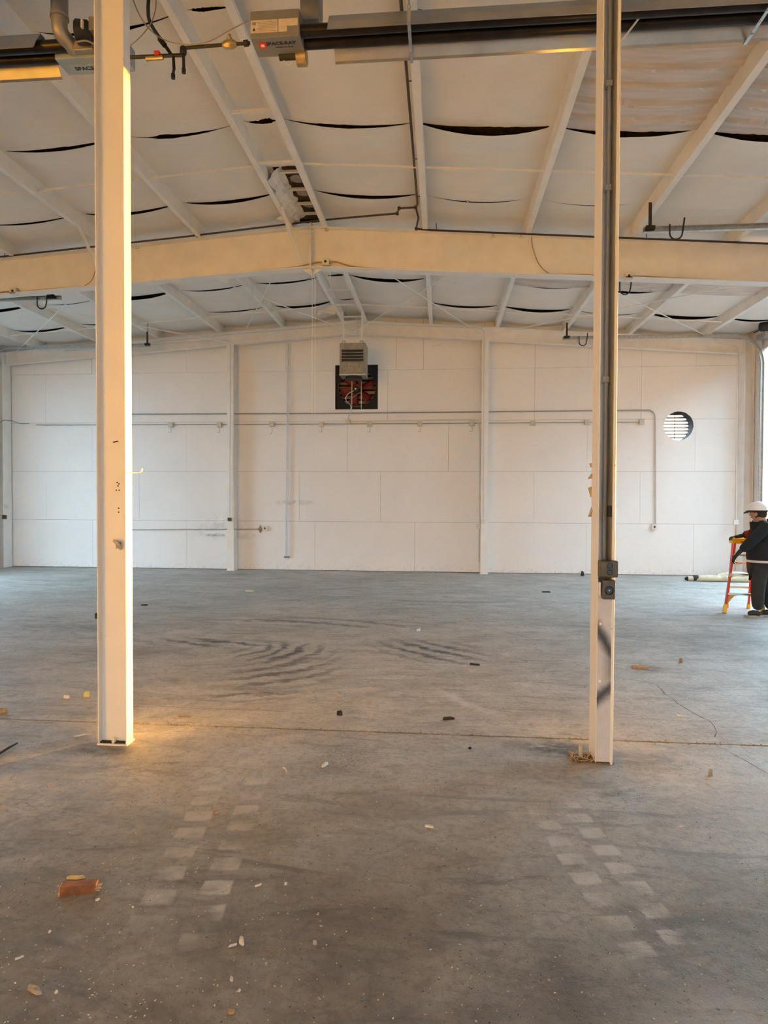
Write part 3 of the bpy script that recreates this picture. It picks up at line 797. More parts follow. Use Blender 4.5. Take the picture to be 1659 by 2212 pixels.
for k in range(46):
    p = Vector((rr.uniform(2.93, 3.085), rr.uniform(4.455, 4.6), .012)); d = Vector((rr.uniform(-.03, .03), rr.uniform(-.03, .03), rr.uniform(0, .03)))
    ch.bar(p, p+d, .004, .003)
ch.build('splinters', 'wood_pale', cr_)['kind'] = 'stuff'

# ================================================================== END WALL SERVICES
YC = YW-.03
def wp(px, py, y=YC): return P(px, py, 1, y)
def clamp_y(pts, y): return [Vector((p.x, y, p.z)) for p in pts]
def run(name, label, px, r=.012, mat='conduit', y=YC, bend=.1):
    """a conduit along wall pixels with rounded corners"""
    t = thing(name, label, 'conduit', wp(*px[0], y), 'wall conduits')
    q = [wp(*a, y) for a in px]; pts = [q[0]]
    for i in range(1, len(q)-1):
        a = q[i]+(q[i-1]-q[i]).normalized()*bend; b = q[i]+(q[i+1]-q[i]).normalized()*bend; c = a+b-q[i]
        pts += arc(c, a, b, 6)
    pts.append(q[-1])
    MB().tube(pts, r, 8).build('pipe', mat, t, True); return t
def jb(parent, px, py, s=.055, mat='jbox', y=YC, hole=False, wire=None):
    c = wp(px, py, y)
    b = MB().bbox(c.x-s, c.x+s, y-.035, y+.022, c.z-s, c.z+s, .008).build('junction_box', mat, parent)
    if hole: MB().lathe([(.024, 0), (.024, .003)], (c.x, y-.0355, c.z), (0, -1, 0), 14).build('knockout', 'outlet_black', b)
    if wire:
        MB().tube(curve3([c+Vector((0, -.02, -s)), c+Vector((.02, -.03, -s-.12)), c+Vector((-.05, -.03, -s-wire))], 5), .004, 5).build('pigtail_wire', 'wire', b, True)
    return b
up = run('wall_conduit', 'long upper conduit across the end wall bending down near the round vent', [(262,895), (700,893), (1416,886), (1416,1132)], .014, 'conduit', bend=.16)
jb(up, 1413, 1138, .06, 'jbox_white', hole=True)
for x, y in ((330,895), (590,893), (855,891), (1125,889), (1310,888)):
    c = wp(x, y); MB().tube([c-Vector((.035, 0, 0)), c+Vector((.035, 0, 0))], .019, 8).build('coupling', 'galv', up, True)
lo = run('wall_conduit', 'long lower conduit across the end wall strung with square junction boxes', [(78,918), (500,917), (1040,914), (1385,912)], .0095, 'conduit', bend=.01)
for k, (x, y) in enumerate(((369,918), (474,918), (587,917), (694,917), (798,917), (907,916), (1019,915), (1151,914), (1268,913), (1386,912))):
    jb(lo, x, y, .058, 'jbox', wire=(.12 if k in (0, 1, 3, 4, 5, 6) else (.2 if k == 2 else None)))
cab = curve3([wp(15,1088), wp(15.5,930), wp(19,917), wp(27,911), wp(42,912), wp(62,918), wp(80,918)], 6)
t = thing('corner_conduit', 'grey conduit curving off the left corner column onto the wall', 'conduit', cab[0], 'wall conduits')
MB().tube(clamp_y(cab, 15.36), .011, 8).build('pipe', 'conduit', t, True)
jb(t, 14, 1095, .05, 'jbox_white', 15.36); 
b = jb(t, 10, 1117, .05, 'outlet', 15.36)
t2 = run('wall_conduit', 'short low conduit ending in a box and diamond plate right of the left wall column', [(262,1144), (565,1143)], .010, 'conduit')
jb(t2, 573, 1141, .06, 'jbox_white', hole=True)
c = wp(563, 1143, YW-.006); MB().prism([(c.x-.07, YW-.01, c.z), (c.x, YW-.01, c.z-.11), (c.x+.05, YW-.01, c.z), (c.x, YW-.01, c.z+.11)], (0, .006, 0)).build('diamond_plate', 'chip_tan', t2)
t3 = thing('drop_conduit', 'pair of painted drop pipes between left wall column and fan, ending in a foot', 'conduit', wp(620,1203), 'wall conduits')
MB().tube([wp(622,742,YC-.028), wp(617.5,1200,YC-.028)], .014, 8).build('pipe', 'conduit_paint', t3, True)
MB().tube([wp(625,742,YC-.028), wp(621.5,1200,YC-.028)], .009, 8).build('pipe', 'conduit_paint', t3, True)
c = wp(619, 1203); MB().tube([c-Vector((.06, 0, 0)), c+Vector((.07, .0, 0))], .022, 8).build('foot', 'conduit', t3, True)
t4 = run('wall_conduit', 'painted conduit along the left half of the end rafter bending down the wall column', [(297,746), (480,734), (497,735), (496,1112)], .011, 'conduit_paint', 15.40, .09)
jb(t4, 496, 1122, .042, 'outlet', 15.41)
t5 = run('wall_conduit', 'white conduit along the end rafter bending down the right wall column to an outlet', [(140,758), (500,722), (770,699), (1046,709), (1044,1120)], .012, 'conduit_paint', 15.40, .12)
jb(t5, 1044, 1126, .045, 'jbox_white', 15.41)
t6 = run('wall_conduit', 'conduit from the fan box along the wall and down beside the right wall column', [(752,910), (1030,906), (1036,930), (1036,1130)], .010, 'conduit_paint', YC-.02, .09)
jb(t6, 752, 911, .055, 'jbox', YC-.01); jb(t6, 1034, 1137, .05, 'jbox_white', YC-.02)
MB().tube([wp(1035,1144), wp(1034,1216)], .010, 8).build('pipe', 'conduit_paint', t6, True)
MB().bbox(wp(1037,1072).x-.03, wp(1037,1072).x+.03, YC-.05, YC, wp(1037,1080).z, wp(1037,1068).z, .006).build('coupling', 'conduit_paint', t6)
t7 = run('wall_conduit', 'painted conduit down the right corner column to a small box', [(1545,741), (1594,747), (1590,1122)], .011, 'conduit_paint', 15.33, .1)
jb(t7, 1589, 1128, .055, 'jbox_white', 15.33)

# hanging cords from the peak of the big rafter
for px, l in ((674, 'left'), (680, 'right')):
    a, b = Vector((-.01 if l == 'left' else .02, YM-.02, 5.33)), P(px, 895, 1, YM-.02)
    tag(MB().tube([a, (b.x, YM-.02, 5.2), b], .004, 6).build('hanging_cord', 'cord'), f'long white pull cord hanging from the rafter peak, {l} one of two', 'cord', 'pull cords')
tag(MB().tube(curve3([P(712,578,1,10.04), P(714,590,1,10.04), P(712,605,1,10.04), P(715,618,1,10.04), P(712,622,1,10.04)], 5), .005, 6).build('short_cord', 'cord'), 'short white cord dangling under the rafter box right of the peak', 'cord')

# ------------------------------------------------------------------ wall fan
fc = Vector(((FX0+FX1)/2+.0, YW+.1, 4.44))
fan = thing('wall_fan', 'large square black framed exhaust fan with dark red blades high on the end wall', 'fan', (fc.x, YW+.1, FZ0))
n = 40; RI = .455; vs = []; fs = []
hw = (FX1-FX0)/2-.002; hh = (FZ1-FZ0)/2-.002; cz = (FZ0+FZ1)/2
for i in range(n):
    t = 2*pi*i/n; c_, s_ = math.cos(t), math.sin(t); k = min(hw/max(abs(c_), 1e-6), hh/max(abs(s_), 1e-6))
    vs += [(fc.x+c_*RI, YW+.10, cz+s_*RI), (fc.x+c_*k, YW+.10, cz+s_*k), (fc.x+c_*RI, YW+.2, cz+s_*RI)]
for i in range(n):
    a, b = 3*i, 3*((i+1) % n); fs += [(a, a+1, b+1, b), (a, b, b+2, a+2)]
MB().add(vs, fs).build('orifice_panel', 'dark', fan)
for k in range(6):
    a = k*pi/3+.28
    vs = []; fs = []
    for i in range(5):
        r_ = .08+.34*i/4
        for j in range(4):
            w = (.10+.15*(i/4))*(j/3-.5); th = a+w/r_
            vs.append((fc.x+r_*math.cos(th), YW+.17+.09*(j/3-.5), cz+r_*math.sin(th)))
    for i in range(4):
        for j in range(3): q = i*4+j; fs.append((q, q+1, q+5, q+4))
    o = MB().add(vs, fs).build('blade', 'red_paint', fan, True)
    md = o.modifiers.new('thick', 'SOLIDIFY'); md.thickness = .006
MB().lathe([(.09, 0), (.09, .06), (.05, .08)], (fc.x, YW+.14, cz), (0, 1, 0), 20).build('hub', 'red_paint', fan, True)
mo = MB().lathe([(.085, 0), (.085, .18), (.07, .2), (.03, .205)], (fc.x, YW+.10, cz-.06), (0, -1, 0), 22).build('motor', 'dark', fan, True)
MB().lathe([(.02, 0), (.02, .012)], (fc.x-.01, YW-.105, cz-.06), (0, -1, 0), 12).build('shaft_cap', 'jbox_white', mo)
for dx in (-.11, .12):
    MB().box(fc.x+dx-.008, fc.x+dx+.008, YW-.02, YW, FZ0+.01, FZ1-.02).build('motor_rail', 'galv', fan)
MB().tube([(fc.x+.09, YW-.05, cz-.13), (fc.x-.11, YW-.02, cz-.27)], .006, 6).build('stay', 'galv', fan)
MB().tube(curve3([(fc.x-.05, YW-.10, cz-.1), (fc.x-.2, YW-.1, cz-.19), (fc.x-.24, YW-.09, cz-.33), (fc.x-.12, YW-.07, cz-.48), (wp(752,906).x, YC-.03, wp(752,906).z)], 6), .011, 8).build('flexible_conduit', 'galv', fan, True)
for k in range(9):
    z = FZ0+.06+k*.117
    o = MB().prism([(FX0+.02, YW+.27, z), (FX0+.02, YW+.30, z+.07), (FX0+.02, YW+.306, z+.068), (FX0+.02, YW+.276, z-.003)], (FX1-FX0-.04, 0, 0)).build('shutter_blade', 'shutter', fan)

MB().box(FX0-.01, FX1+.01, YW+.34, YW+.345, FZ0-.01, FZ1+.01).build('dark_gap_sheet', 'dark', fan)  # dark sheet added to keep out sky light and blacken shutter gaps
# round vent with louvers
vent = thing('round_vent', 'round opening with pale horizontal louvers near the right end of the wall', 'vent', (VC[0], YW+.3, VC[1]-VR))
for k in range(9):
    z = VC[1]-VR-.01+k*.078
    h = math.sqrt(max(0, (VR+.03)**2-max(abs(z-VC[1]), abs(z+.05-VC[1]))**2)) if abs(z+.025-VC[1]) < VR else 0
    if h < .05: h = .12
    MB().prism([(VC[0]-h, YW+.285, z+.005), (VC[0]-h, YW+.325, z+.052), (VC[0]-h, YW+.331, z+.048), (VC[0]-h, YW+.291, z)], (2*h, 0, 0)).build('louver_blade', 'vent_blade', vent)
MB().tube([(VC[0], YW+.28, VC[1]-VR), (VC[0], YW+.28, VC[1]+VR)], .006, 6).build('tie_rod', 'dark', vent)

# ------------------------------------------------------------------ hanging unit heater
YH = 14.62
uh = thing('unit_heater', 'grey-brown box heater with louvered front hanging above the wall fan', 'heater', (.04, YH+.2, 4.55))
x0, x1, z0, z1 = -.255, .335, 4.565, 5.262
MB().bbox(x0, x1, YH, YH+.42, z0, z1, .012).build('casing', 'heater_case', uh)
MB().box(x0+.05, x1-.05, YH-.004, YH+.002, z0+.27, z1-.16).build('grille_recess', 'outlet_black', uh)
for k in range(5):
    z = z0+.265+k*.068
    MB().prism([(x0+.045, YH-.004, z), (x0+.045, YH-.03, z+.012), (x0+.045, YH-.028, z+.018), (x0+.045, YH-.002, z+.012)], (x1-x0-.09, 0, 0)).build('louver_blade', 'heater_case', uh)
MB().bbox(x0+.04, x1-.04, YH-.008, YH, z0+.02, z0+.255, .004).build('front_panel', 'heater_case', uh)
for k in range(6): MB().lathe([(.009, 0), (.009, .002)], (x0+.12+k*.065, YH-.008, z0+.165), (0, -1, 0), 10).build('panel_hole', 'dark', uh)
MB().bbox(x0-.004, x1+.004, YH-.012, YH+.43, z0-.03, z0+.006, .006).build('bottom_tray', 'galv', uh)
MB().lathe([(.19, 0), (.2, -.06), (.12, -.08)], (.04, YH+.2, z0-.03), (0, 0, 1), 24).build('fan_shroud', 'dark', uh, True)
for x, xt in ((-.175, -.21), (.235, .25)):
    MB().bar((x, YH+.1, z1+.06), (xt, YH+.12, rz(0)-.0), .045, .006, (0, 1, 0)).build('hanger_strap', 'paint', uh)
    MB().tube([(x+.035*math.cos(a*pi/6), YH+.1, z1+.035+.035*math.sin(a*pi/6)) for a in range(13)], .006, 6).build('eye_bolt', 'dark', uh, True)

# ================================================================== BIG RAFTER SERVICES
YP = YM-.13
t = thing('brown_pipe', 'dark brown gas pipe running along the top of the deep rafter', 'pipe', (0, YP, 5.95))
left = [(-8.6, YP, rz(8.6)+.005), (-5, YP, rz(5)+.01), (-2, YP, rz(2)+.02), P(673,478,1,YP), P(745,471,2,6.02), P(858,461,2,5.97)]
MB().tube(left, .015, 8).build('pipe', 'brown_pipe', t, True)
j1, j2, j3 = P(858,461,2,5.97), P(862,450,2,5.97), P(898,448,2,5.95)
MB().tube([j1, j2, j3], .015, 8).build('pipe', 'brown_pipe', t, True)
rt = [j3, P(904,470,2,5.92), P(899,494,1,YP), P(930,497,1,YP), (3.2, YP, rz(3.2)-.012), (8.6, YP, rz(8.6)-.02)]
MB().tube(rt, .015, 8).build('pipe', 'brown_pipe', t, True)
zz = rz(1.7)+.06
MB().tube([j3, (1.69, j3.y-.12, zz), (1.69, 1.5, zz)], .015, 8).build('branch_pipe', 'brown_pipe', t, True)
for q in (j1, j2, j3, P(899,494,1,YP)): MB().lathe([(.022, -.02), (.024, 0), (.022, .02)], q, (0, 0, 1), 10).build('elbow', 'brown_pipe', t, True)
for x in (-6.3, -5.0, -1.8, 1.95, 3.3, 5.05, 6.85):
    MB().tube([(x, YP, rz(x)-.02), (x, YP, rz(x)+.1), (x, YP+.05, rz(x)+.11)], .006, 6).build('pipe_hanger', 'brown_pipe', t)
for y in (6.6, 8.1, 9.1): MB().tube([(1.69, y, zz), (1.745, y, zz)], .005, 6).build('pipe_clip', 'brown_pipe', t)

def rbox(px, py, label, s=.055, wires=()):
    c = P(px, py, 1, YM-.05); o = thing('rafter_box', label, 'junction box', c, 'junction boxes on the rafter')
    MB().bbox(c.x-s, c.x+s, YM-.10, YM-.01, c.z-s, c.z+s, .006).build('box', 'jbox_white', o)
    MB().lathe([(.02, 0), (.02, .003)], (c.x, YM-.1005, c.z), (0, -1, 0), 14).build('knockout', 'outlet_black', o)
    for k in (-1, 1):
        for d in (.0, .018):
            pts = curve3([(c.x+k*s, YM-.05, c.z-.01+d), (c.x+k*(s+.12), YM-.05, c.z-.005+d*.6), (c.x+k*(s+.45), YM-.05, mbot(c.x+k*.5)+.012+d*.5), (c.x+k*(s+1.3), YM-.05, mbot(c.x+k*1.35)+.012)], 6)
            MB().tube(pts, .006, 6).build('cable', 'wire_tan', o, True)
rbox(704, 567, 'square junction box on the deep rafter just right of the peak')
rbox(1357, 598, 'square junction box on the deep rafter behind the right foreground column')
rbox(31, 630, 'square junction box on the deep rafter at the far left of the photo')
for px, py, l in ((705,495,'next to the peak splice'), (1125,511,'beside the second purlin right of the peak'), (1065,509,'left of the other small clip on the right half'), (296,533,'just right of the left foreground column')):
    c = P(px, py, 1, YM-.02)
    o = thing('beam_clip', 'small white rafter clip '+l, 'clip', c, 'clips on the rafter')
    MB().bbox(c.x-.032, c.x+.032, YM-.055, YM-.005, c.z-.03, c.z+.03, .005).build('body', 'jbox_white', o)
    MB().lathe([(.012, 0), (.012, .003)], (c.x, YM-.056, c.z), (0, -1, 0), 12).build('hole', 'outlet_black', o)
w = curve3([P(1147,508,1,YM-.03), P(1152,540,1,YM-.03), P(1166,573,1,YM-.03), P(1193,597,1,YM-.03)], 6)
tag(MB().tube(w, .006, 6).build('beam_cable', 'wire_tan'), 'thin cable drooping down the right half of the deep rafter', 'cable', 'rafter cables')
w = curve3([P(212,548,1,YM-.03), P(207,580,1,YM-.03), P(198,605,1,YM-.03), P(180,619,1,YM-.03)], 6)
tag(MB().tube(w, .006, 6).build('beam_cable', 'wire_tan'), 'thin cable drooping down the rafter beside the left foreground column', 'cable', 'rafter cables')

# ================================================================== OVERHEAD DOOR TRACKS
def track(s, y, zt, xe, label, curve=True, vertical=True):
    o = thing('door_track', label, 'door track', (s*8.96, y, 0), 'overhead door tracks')
    mb = MB()
    R_ = .62; path = [(s*8.95, y, .05), (s*8.95, y, zt-R_)]
    path += [(s*(8.95-R_)+s*R_*math.cos(a*pi/16), y, zt-R_+R_*math.sin(a*pi/16)) for a in range(1, 9)]
    path.append((s*xe, y, zt))
    # channel profile swept along the path: back web and two lips
    for i, (a, b) in enumerate(zip(path, path[1:])):
        a, b = Vector(a), Vector(b); d = (b-a).normalized(); nrm = Vector((d.z, 0, -d.x))*s
        for off, w_, h_ in ((Vector((0, .028, 0)), .003, .07), (nrm*.034+Vector((0, .0, 0)), .056, .003), (-nrm*.034+Vector((0, .0, 0)), .056, .003)):
            e = d*.004
            mb.bar(a+off-e, b+off+e, h_ if w_ < .01 else .003, w_ if w_ < .01 else .056, (0, 1, 0))
    mb.build('channel', 'galv', o)
    return o
def hook(o, x, y, z, name='bumper_hook'):
    pts = [(x-.08, y, z+.12)]+[(x-.08*math.cos(a*pi/8), y, z-.08*math.sin(a*pi/8)) for a in range(9)]+[(x+.085, y, z+.02), (x+.105, y, z+.2)]
    MB().tube(pts, .011, 8).build(name, 'black', o, True)
def hanger(o, x, y, z0, z1):
    MB().box(x-.02, x+.02, y-.006, y+.006, z0, z1).build('hanger_strap', 'dark_wood', o)
    MB().bbox(x-.06, x+.06, y-.035, y+.035, z0-.02, z0+.03, .005).build('end_bracket', 'dark', o)
tr = track(1, 14.86, 5.34, 4.72, 'galvanized door track curving in front of the right end of the end wall')
hook(tr, 5.14, 14.82, 5.24); hanger(tr, 4.80, 14.86, 5.36, 5.68)
tr = track(1, 10.6, 5.36, 4.72, 'galvanized door track hidden behind the right half of the deep rafter')
hook(tr, P(1350,620,1,10.6).x, 10.6, P(1350,625,1,10.6).z); hanger(tr, 4.80, 10.6, 5.38, 5.64)
tr = track(1, 8.99, 5.34, 4.70, 'nearest galvanized door track in front of the right half of the rafter')
hook(tr, 5.10, 8.95, 5.27); hanger(tr, 4.78, 8.99, 5.36, 5.70)
tr = track(-1, 10.6, P(60,645,1,10.6).z, abs(P(131,643,1,10.6).x), 'galvanized door track under the left half of the deep rafter')
hook(tr, P(90,655,1,10.6).x, 10.6, P(90,657,1,10.6).z); hanger(tr, -4.55, 10.6, P(60,645,1,10.6).z+.02, 5.66)
tr = track(-1, 14.86, 5.34, 4.80, 'galvanized door track in front of the left end of the end wall')
hanger(tr, -4.85, 14.86, 5.36, 5.86)
op = thing('door_operator', 'black motor drum of the overhead door at the right edge of the photo', 'door operator', (9.0, 14.75, 5.35))
MB().lathe([(.09, 0), (.105, .02), (.105, .24), (.09, .26)], (8.79, 14.62, 5.46), (1, .0, 0), 20).build('drum', 'black', op, True)
MB().bar((8.72, 14.75, 5.36), (8.95, 14.72, 5.47), .03, .02).build('arm', 'black', op)
MB().bbox(8.88, 9.05, 14.6, 15.0, 5.25, 5.36, .005).build('bracket', 'galv', op)
MB().box(8.97, 9.02, 14.93, 14.935, .02, 5.3).build('track_angle', 'galv', op)

# ================================================================== TUBE HEATERS
YT = 4.975; ZT = 5.2
PROF = [(-.195, 0), (-.185, .012), (-.15, .09), (-.10, .165), (-.04, .17), (0, .12), (.04, .17), (.085, .165), (.13, .09), (.18, .012), (.195, 0)]
def text_mesh(body, size, name, mat, parent, M4, bold=0.0):
    cu_ = bpy.data.curves.new('lettering', 'FONT'); cu_.body = body; cu_.size = size; cu_.align_x = 'CENTER'; cu_.align_y = 'CENTER'; cu_.offset = bold; cu_.extrude = .0008
    to = bpy.data.objects.new('lettering', cu_); COL.objects.link(to); bpy.context.view_layer.update()
    me = bpy.data.meshes.new_from_object(to.evaluated_get(bpy.context.evaluated_depsgraph_get()))
    bpy.data.objects.remove(to); bpy.data.curves.remove(cu_)
    me.transform(M4); o0 = root_loc(parent)
    me.transform(Matrix.Translation(-o0)); me.materials.clear(); me.materials.append(M[mat])
    o = bpy.data.objects.new(name, me); COL.objects.link(o); o.parent = parent; return o
def flat(x, y, z, rx=pi): # lettering on an underside, read from below and in front
    return Matrix.Translation((x, y, z)) @ Matrix.Rotation(pi, 4, 'X')
def reflector(o, xa, xb):
    MB().sheet([(0, YT+a, ZT+b) for a, b in PROF], (xa, 0, 0), (xb, 0, 0), .004).build('reflector', 'alu', o)
    for dy in (-.08, .05):
        MB().tube([(xa-.25 if xa > 0 else xa, YT+dy, ZT+.075), (xb if xa > 0 else xb+.25, YT+dy, ZT+.075)], .045, 20).build('burner_tube', 'tube', o, True)
def hang(o, x):
    s = MB().box(x-.012, x+.012, YT-.21, YT+.21, ZT-.010, ZT-.005)
    s.box(x-.012, x+.012, YT-.215, YT-.21, ZT-.01, ZT+.1); s.box(x-.012, x+.012, YT+.21, YT+.215, ZT-.01, ZT+.1)
    b_ = s.build('support_strap', 'galv', o)
    for dy in (-.13, -.02, .1): MB().lathe([(.008, 0), (.008, .006)], (x, YT+dy, ZT-.010), (0, 0, -1), 8).build('bolt', 'galv', b_)
    ch_ = MB(); z = ZT+.1
    while z < rz(x)+.02:
        ch_.tube([(x+.011*math.cos(a*pi/4)*(1 if int(z*50) % 2 else .35), YT-.2+.011*math.cos(a*pi/4)*(.35 if int(z*50) % 2 else 1), z+.02+.02*math.sin(a*pi/4)) for a in range(9)], .0028, 5); z += .034
    ch_.build('chain', 'galv', o)
h1 = thing('tube_heater', 'long black twin-tube radiant heater hung across the upper right of the photo', 'heater', (2.8, YT, ZT), 'radiant tube heaters')
reflector(h1, 1.20, 7.2); hang(h1, 1.80); hang(h1, 4.3); hang(h1, 6.6)
MB().tube([(3.52, YT-.16, ZT+.1), (3.36, YT+.1, ZT-.02)], .008, 6).build('stay_rod', 'galv', h1)
# burner casing
bx0, bx1, by0, by1, bz0, bz1 = .612, .985, 4.83, 5.045, 5.20, 5.40
bc = MB().bbox(bx0, bx1, by0, by1, bz0, bz1, .006).build('burner_casing', 'burner', h1)
bd = MB().box(bx0+.045, bx0+.105, by0+.05, by0+.11, bz0-.003, bz0+.001).build('red_badge', 'red_badge', bc)
MB().box(bx0+.062, bx0+.088, by0+.067, by0+.093, bz0-.005, bz0-.002).build('badge_centre', 'badge_and_lit_hole', bc)
text_mesh('SPACE-RAY', .046, 'lettering', 'ink', bc, flat(bx0+.215, by0+.07, bz0-.001), .0012)
text_mesh('INFRARED GAS HEATERS', .012, 'small_lettering', 'ink', bc, flat(bx0+.235, by0+.11, bz0-.001))
MB().box(bx0+.006, bx0+.21, by0-.003, by0+.002, bz0+.035, bz0+.128).build('warning_label', 'label', bc)
MB().box(bx0+.216, bx1-.012, by0-.003, by0+.002, bz0+.075, bz0+.128).build('rating_label', 'label', bc)
MB().box(bx0+.216, bx0+.28, by0-.003, by0+.002, bz0+.035, bz0+.074).build('rating_label', 'label', bc)
MB().prism([(bx0+.02, by0-.004, bz0+.05), (bx0+.042, by0-.004, bz0+.05), (bx0+.031, by0-.004, bz0+.075)], (0, .002, 0)).build('flame_mark', 'ink', bc)
MB().box(bx0+.018, bx0+.045, by0-.004, by0-.002, bz0+.092, bz0+.115).build('hand_mark', 'wire', bc)
for k in range(7): MB().box(bx0+.06, bx0+.195, by0-.004, by0-.002, bz0+.045+k*.011, bz0+.047+k*.011).build('print_line', 'wire', bc)
bl = MB().lathe([(.03, 0), (.03, .14), (.036, .15), (.036, .2)], (bx0+.17, by1+.0, bz0-.0), (1, 0, 0), 16).build('blower', 'black', h1, True)
MB().lathe([(.062, 0), (.062, .075), (.05, .08)], (bx1-.07, by1+.02, bz0-.005), (1, 0, 0), 22).build('blower_housing', 'brass', h1, True)
MB().tube(curve3([(bx0+.2, by1, bz0-.03), (bx0+.24, by1+.03, bz0-.05), (bx0+.27, by1+.01, bz0-.03)], 5), .004, 6).build('blower_wire', 'cord', h1, True)
MB().box(bx1-.02, bx1+.12, YT-.03, YT+.16, ZT+.2, rz(.9)+.1).build('air_duct', 'burner', h1)

h2 = thing('tube_heater', 'twin-tube radiant heater glowing orange at the upper left corner', 'heater', (-3.8, YT, ZT), 'radiant tube heaters')
reflector(h2, -7.0, -1.06); hang(h2, -2.9); hang(h2, -6.3)
c2 = MB().bbox(-.98, -.42, 4.93, 5.13, ZT-.0, ZT+.16, .006).build('burner_casing', 'burner_blue', h2)
MB().box(-.93, -.44, 5.0, 5.1, ZT-.004, ZT).build('name_plate', 'burner_blue', c2)
text_mesh('SPACE-RAY', .055, 'lettering', 'ink', c2, flat(-.74, 5.05, ZT-.005), .0012)
MB().bbox(-.80, -.64, 4.87, 4.96, ZT+.02, ZT+.09, .004).build('control_box', 'alu_dull', h2)
MB().bbox(-.62, -.40, 4.78, 4.99, ZT+.1, ZT+.2, .004).build('back_casing', 'burner', h2)
MB().lathe([(.075, 0), (.085, .01), (.085, .09), (.06, .12)], (-.74, 4.82, ZT+.12), (1, .25, 0), 20).build('blower', 'black', h2, True)
MB().box(-.655, -.64, 4.735, 4.755, ZT+.09, ZT+.15).build('blower_tag', 'label', h2)
MB().tube(curve3([(-.72, 4.8, ZT+.03), (-.62, 4.77, ZT+.01), (-.55, 4.85, ZT+.0), (-.54, 4.9, ZT-.01)], 5), .007, 6).build('cable', 'wire', h2, True)
fl_ = MB(); FPX = -.87
fl_.tube(curve3([(-.80, 5.02, ZT+.06), (-.83, 4.9, ZT+.08), (FPX, 4.83, ZT+.14), (FPX, 4.82, ZT+.26)], 6), .058, 18); fl_.build('flue_elbow', 'alu_dull', h2, True)
MB().tube([(FPX, 4.82, ZT+.24), (FPX, 4.82, rz(.87)+.3)], .062, 18).build('flue_pipe', 'burner', h2, True)
MB().tube([(FPX, 4.82, ZT+.225), (FPX, 4.82, ZT+.25)], .068, 18).build('flue_collar', 'alu_dull', h2, True)

# gas supply between the two heaters
YG = 4.94
gp_ = lambda x, y: P(x, y, 1, YG)
gs = thing('gas_pipe', 'black iron gas pipe with brass valve and drip legs between the two heaters', 'pipe', gp_(380,120))
MB().tube([gp_(215,127), gp_(368,120), gp_(396,119)], .014, 10).build('pipe', 'black_pipe', gs, True)
MB().tube([gp_(374,118), gp_(376,150)], .012, 10).build('drip_leg', 'black_pipe', gs, True)
MB().tube([gp_(374,160), gp_(374,170)], .016, 10).build('cap', 'black_pipe', gs, True)
MB().tube([gp_(376,145), gp_(374,162)], .010, 10).build('drip_leg', 'black_pipe', gs, True)
MB().tube([gp_(396,106), gp_(397,150)], .012, 10).build('drip_leg', 'black_pipe', gs, True)
MB().tube([gp_(397,148), gp_(397,158)], .016, 10).build('cap', 'black_pipe', gs, True)
MB().tube([gp_(395,104), gp_(480,97), gp_(540,93)], .013, 10).build('pipe', 'black_pipe', gs, True)
MB().lathe([(.02, -.03), (.026, -.015), (.026, .02), (.02, .03)], gp_(396,110), (0, 0, 1), 10).build('tee', 'black_pipe', gs, True)
a, b = gp_(481,97), gp_(511,95)
vv = MB().tube([a, a.lerp(b, .2), a.lerp(b, .5), a.lerp(b, .8), b], [.018, .03, .034, .03, .018], 12).build('gas_valve', 'brass', gs, True)
MB().lathe([(.022, 0), (.022, .025), (.012, .03), (.012, .05)], gp_(496,90), (0, -.2, 1), 10).build('valve_cap', 'brass', vv, True)
MB().tube([gp_(527,94), gp_(536,93)], .024, 10).build('union', 'black_pipe', gs, True)
MB().tube([gp_(316,127), gp_(352,124)], .018, 10).build('shutoff_valve', 'brass', gs, True)
MB().bbox(gp_(340,115).x-.022, gp_(340,115).x+.022, YG-.02, YG+.02, gp_(340,121).z, gp_(340,112).z, .006).build('red_handle', 'red_badge', gs)
MB().tube(curve3([P(322,-12,1,4.85), P(320,20,1,4.86), P(324,48,1,4.9), P(345,82,1,YG), P(362,106,1,YG), P(371,120,1,YG)], 7), .0135, 10).build('flexible_hose', 'black', gs, True)
MB().tube([P(345,84,1,YG-.012), P(356,98,1,YG-.012)], .02, 10).build('hose_fitting', 'black_pipe', gs, True)
w = curve3([P(284,-10,1,4.8), P(300,30,1,4.8), P(322,62,1,4.82), P(355,86,1,4.84), P(400,96,1,4.85), P(450,90,1,4.85), P(495,66,1,4.84), P(537,44,1,4.83)], 7)
tag(MB().tube(w, .0045, 6).build('control_wire', 'wire'), 'thin grey wire sagging from above over to the heater casing', 'cable', 'heater wires')
w = curve3([P(337,-10,1,4.8), P(336,20,1,4.8), P(326,50,1,4.8), P(305,78,1,4.8), P(280,100,1,4.8), P(262,112,1,4.8)], 7)
tag(MB().tube(w, .0045, 6).build('control_wire', 'wire'), 'thin grey wire crossing behind the left column top beside the black hose', 'cable', 'heater wires')

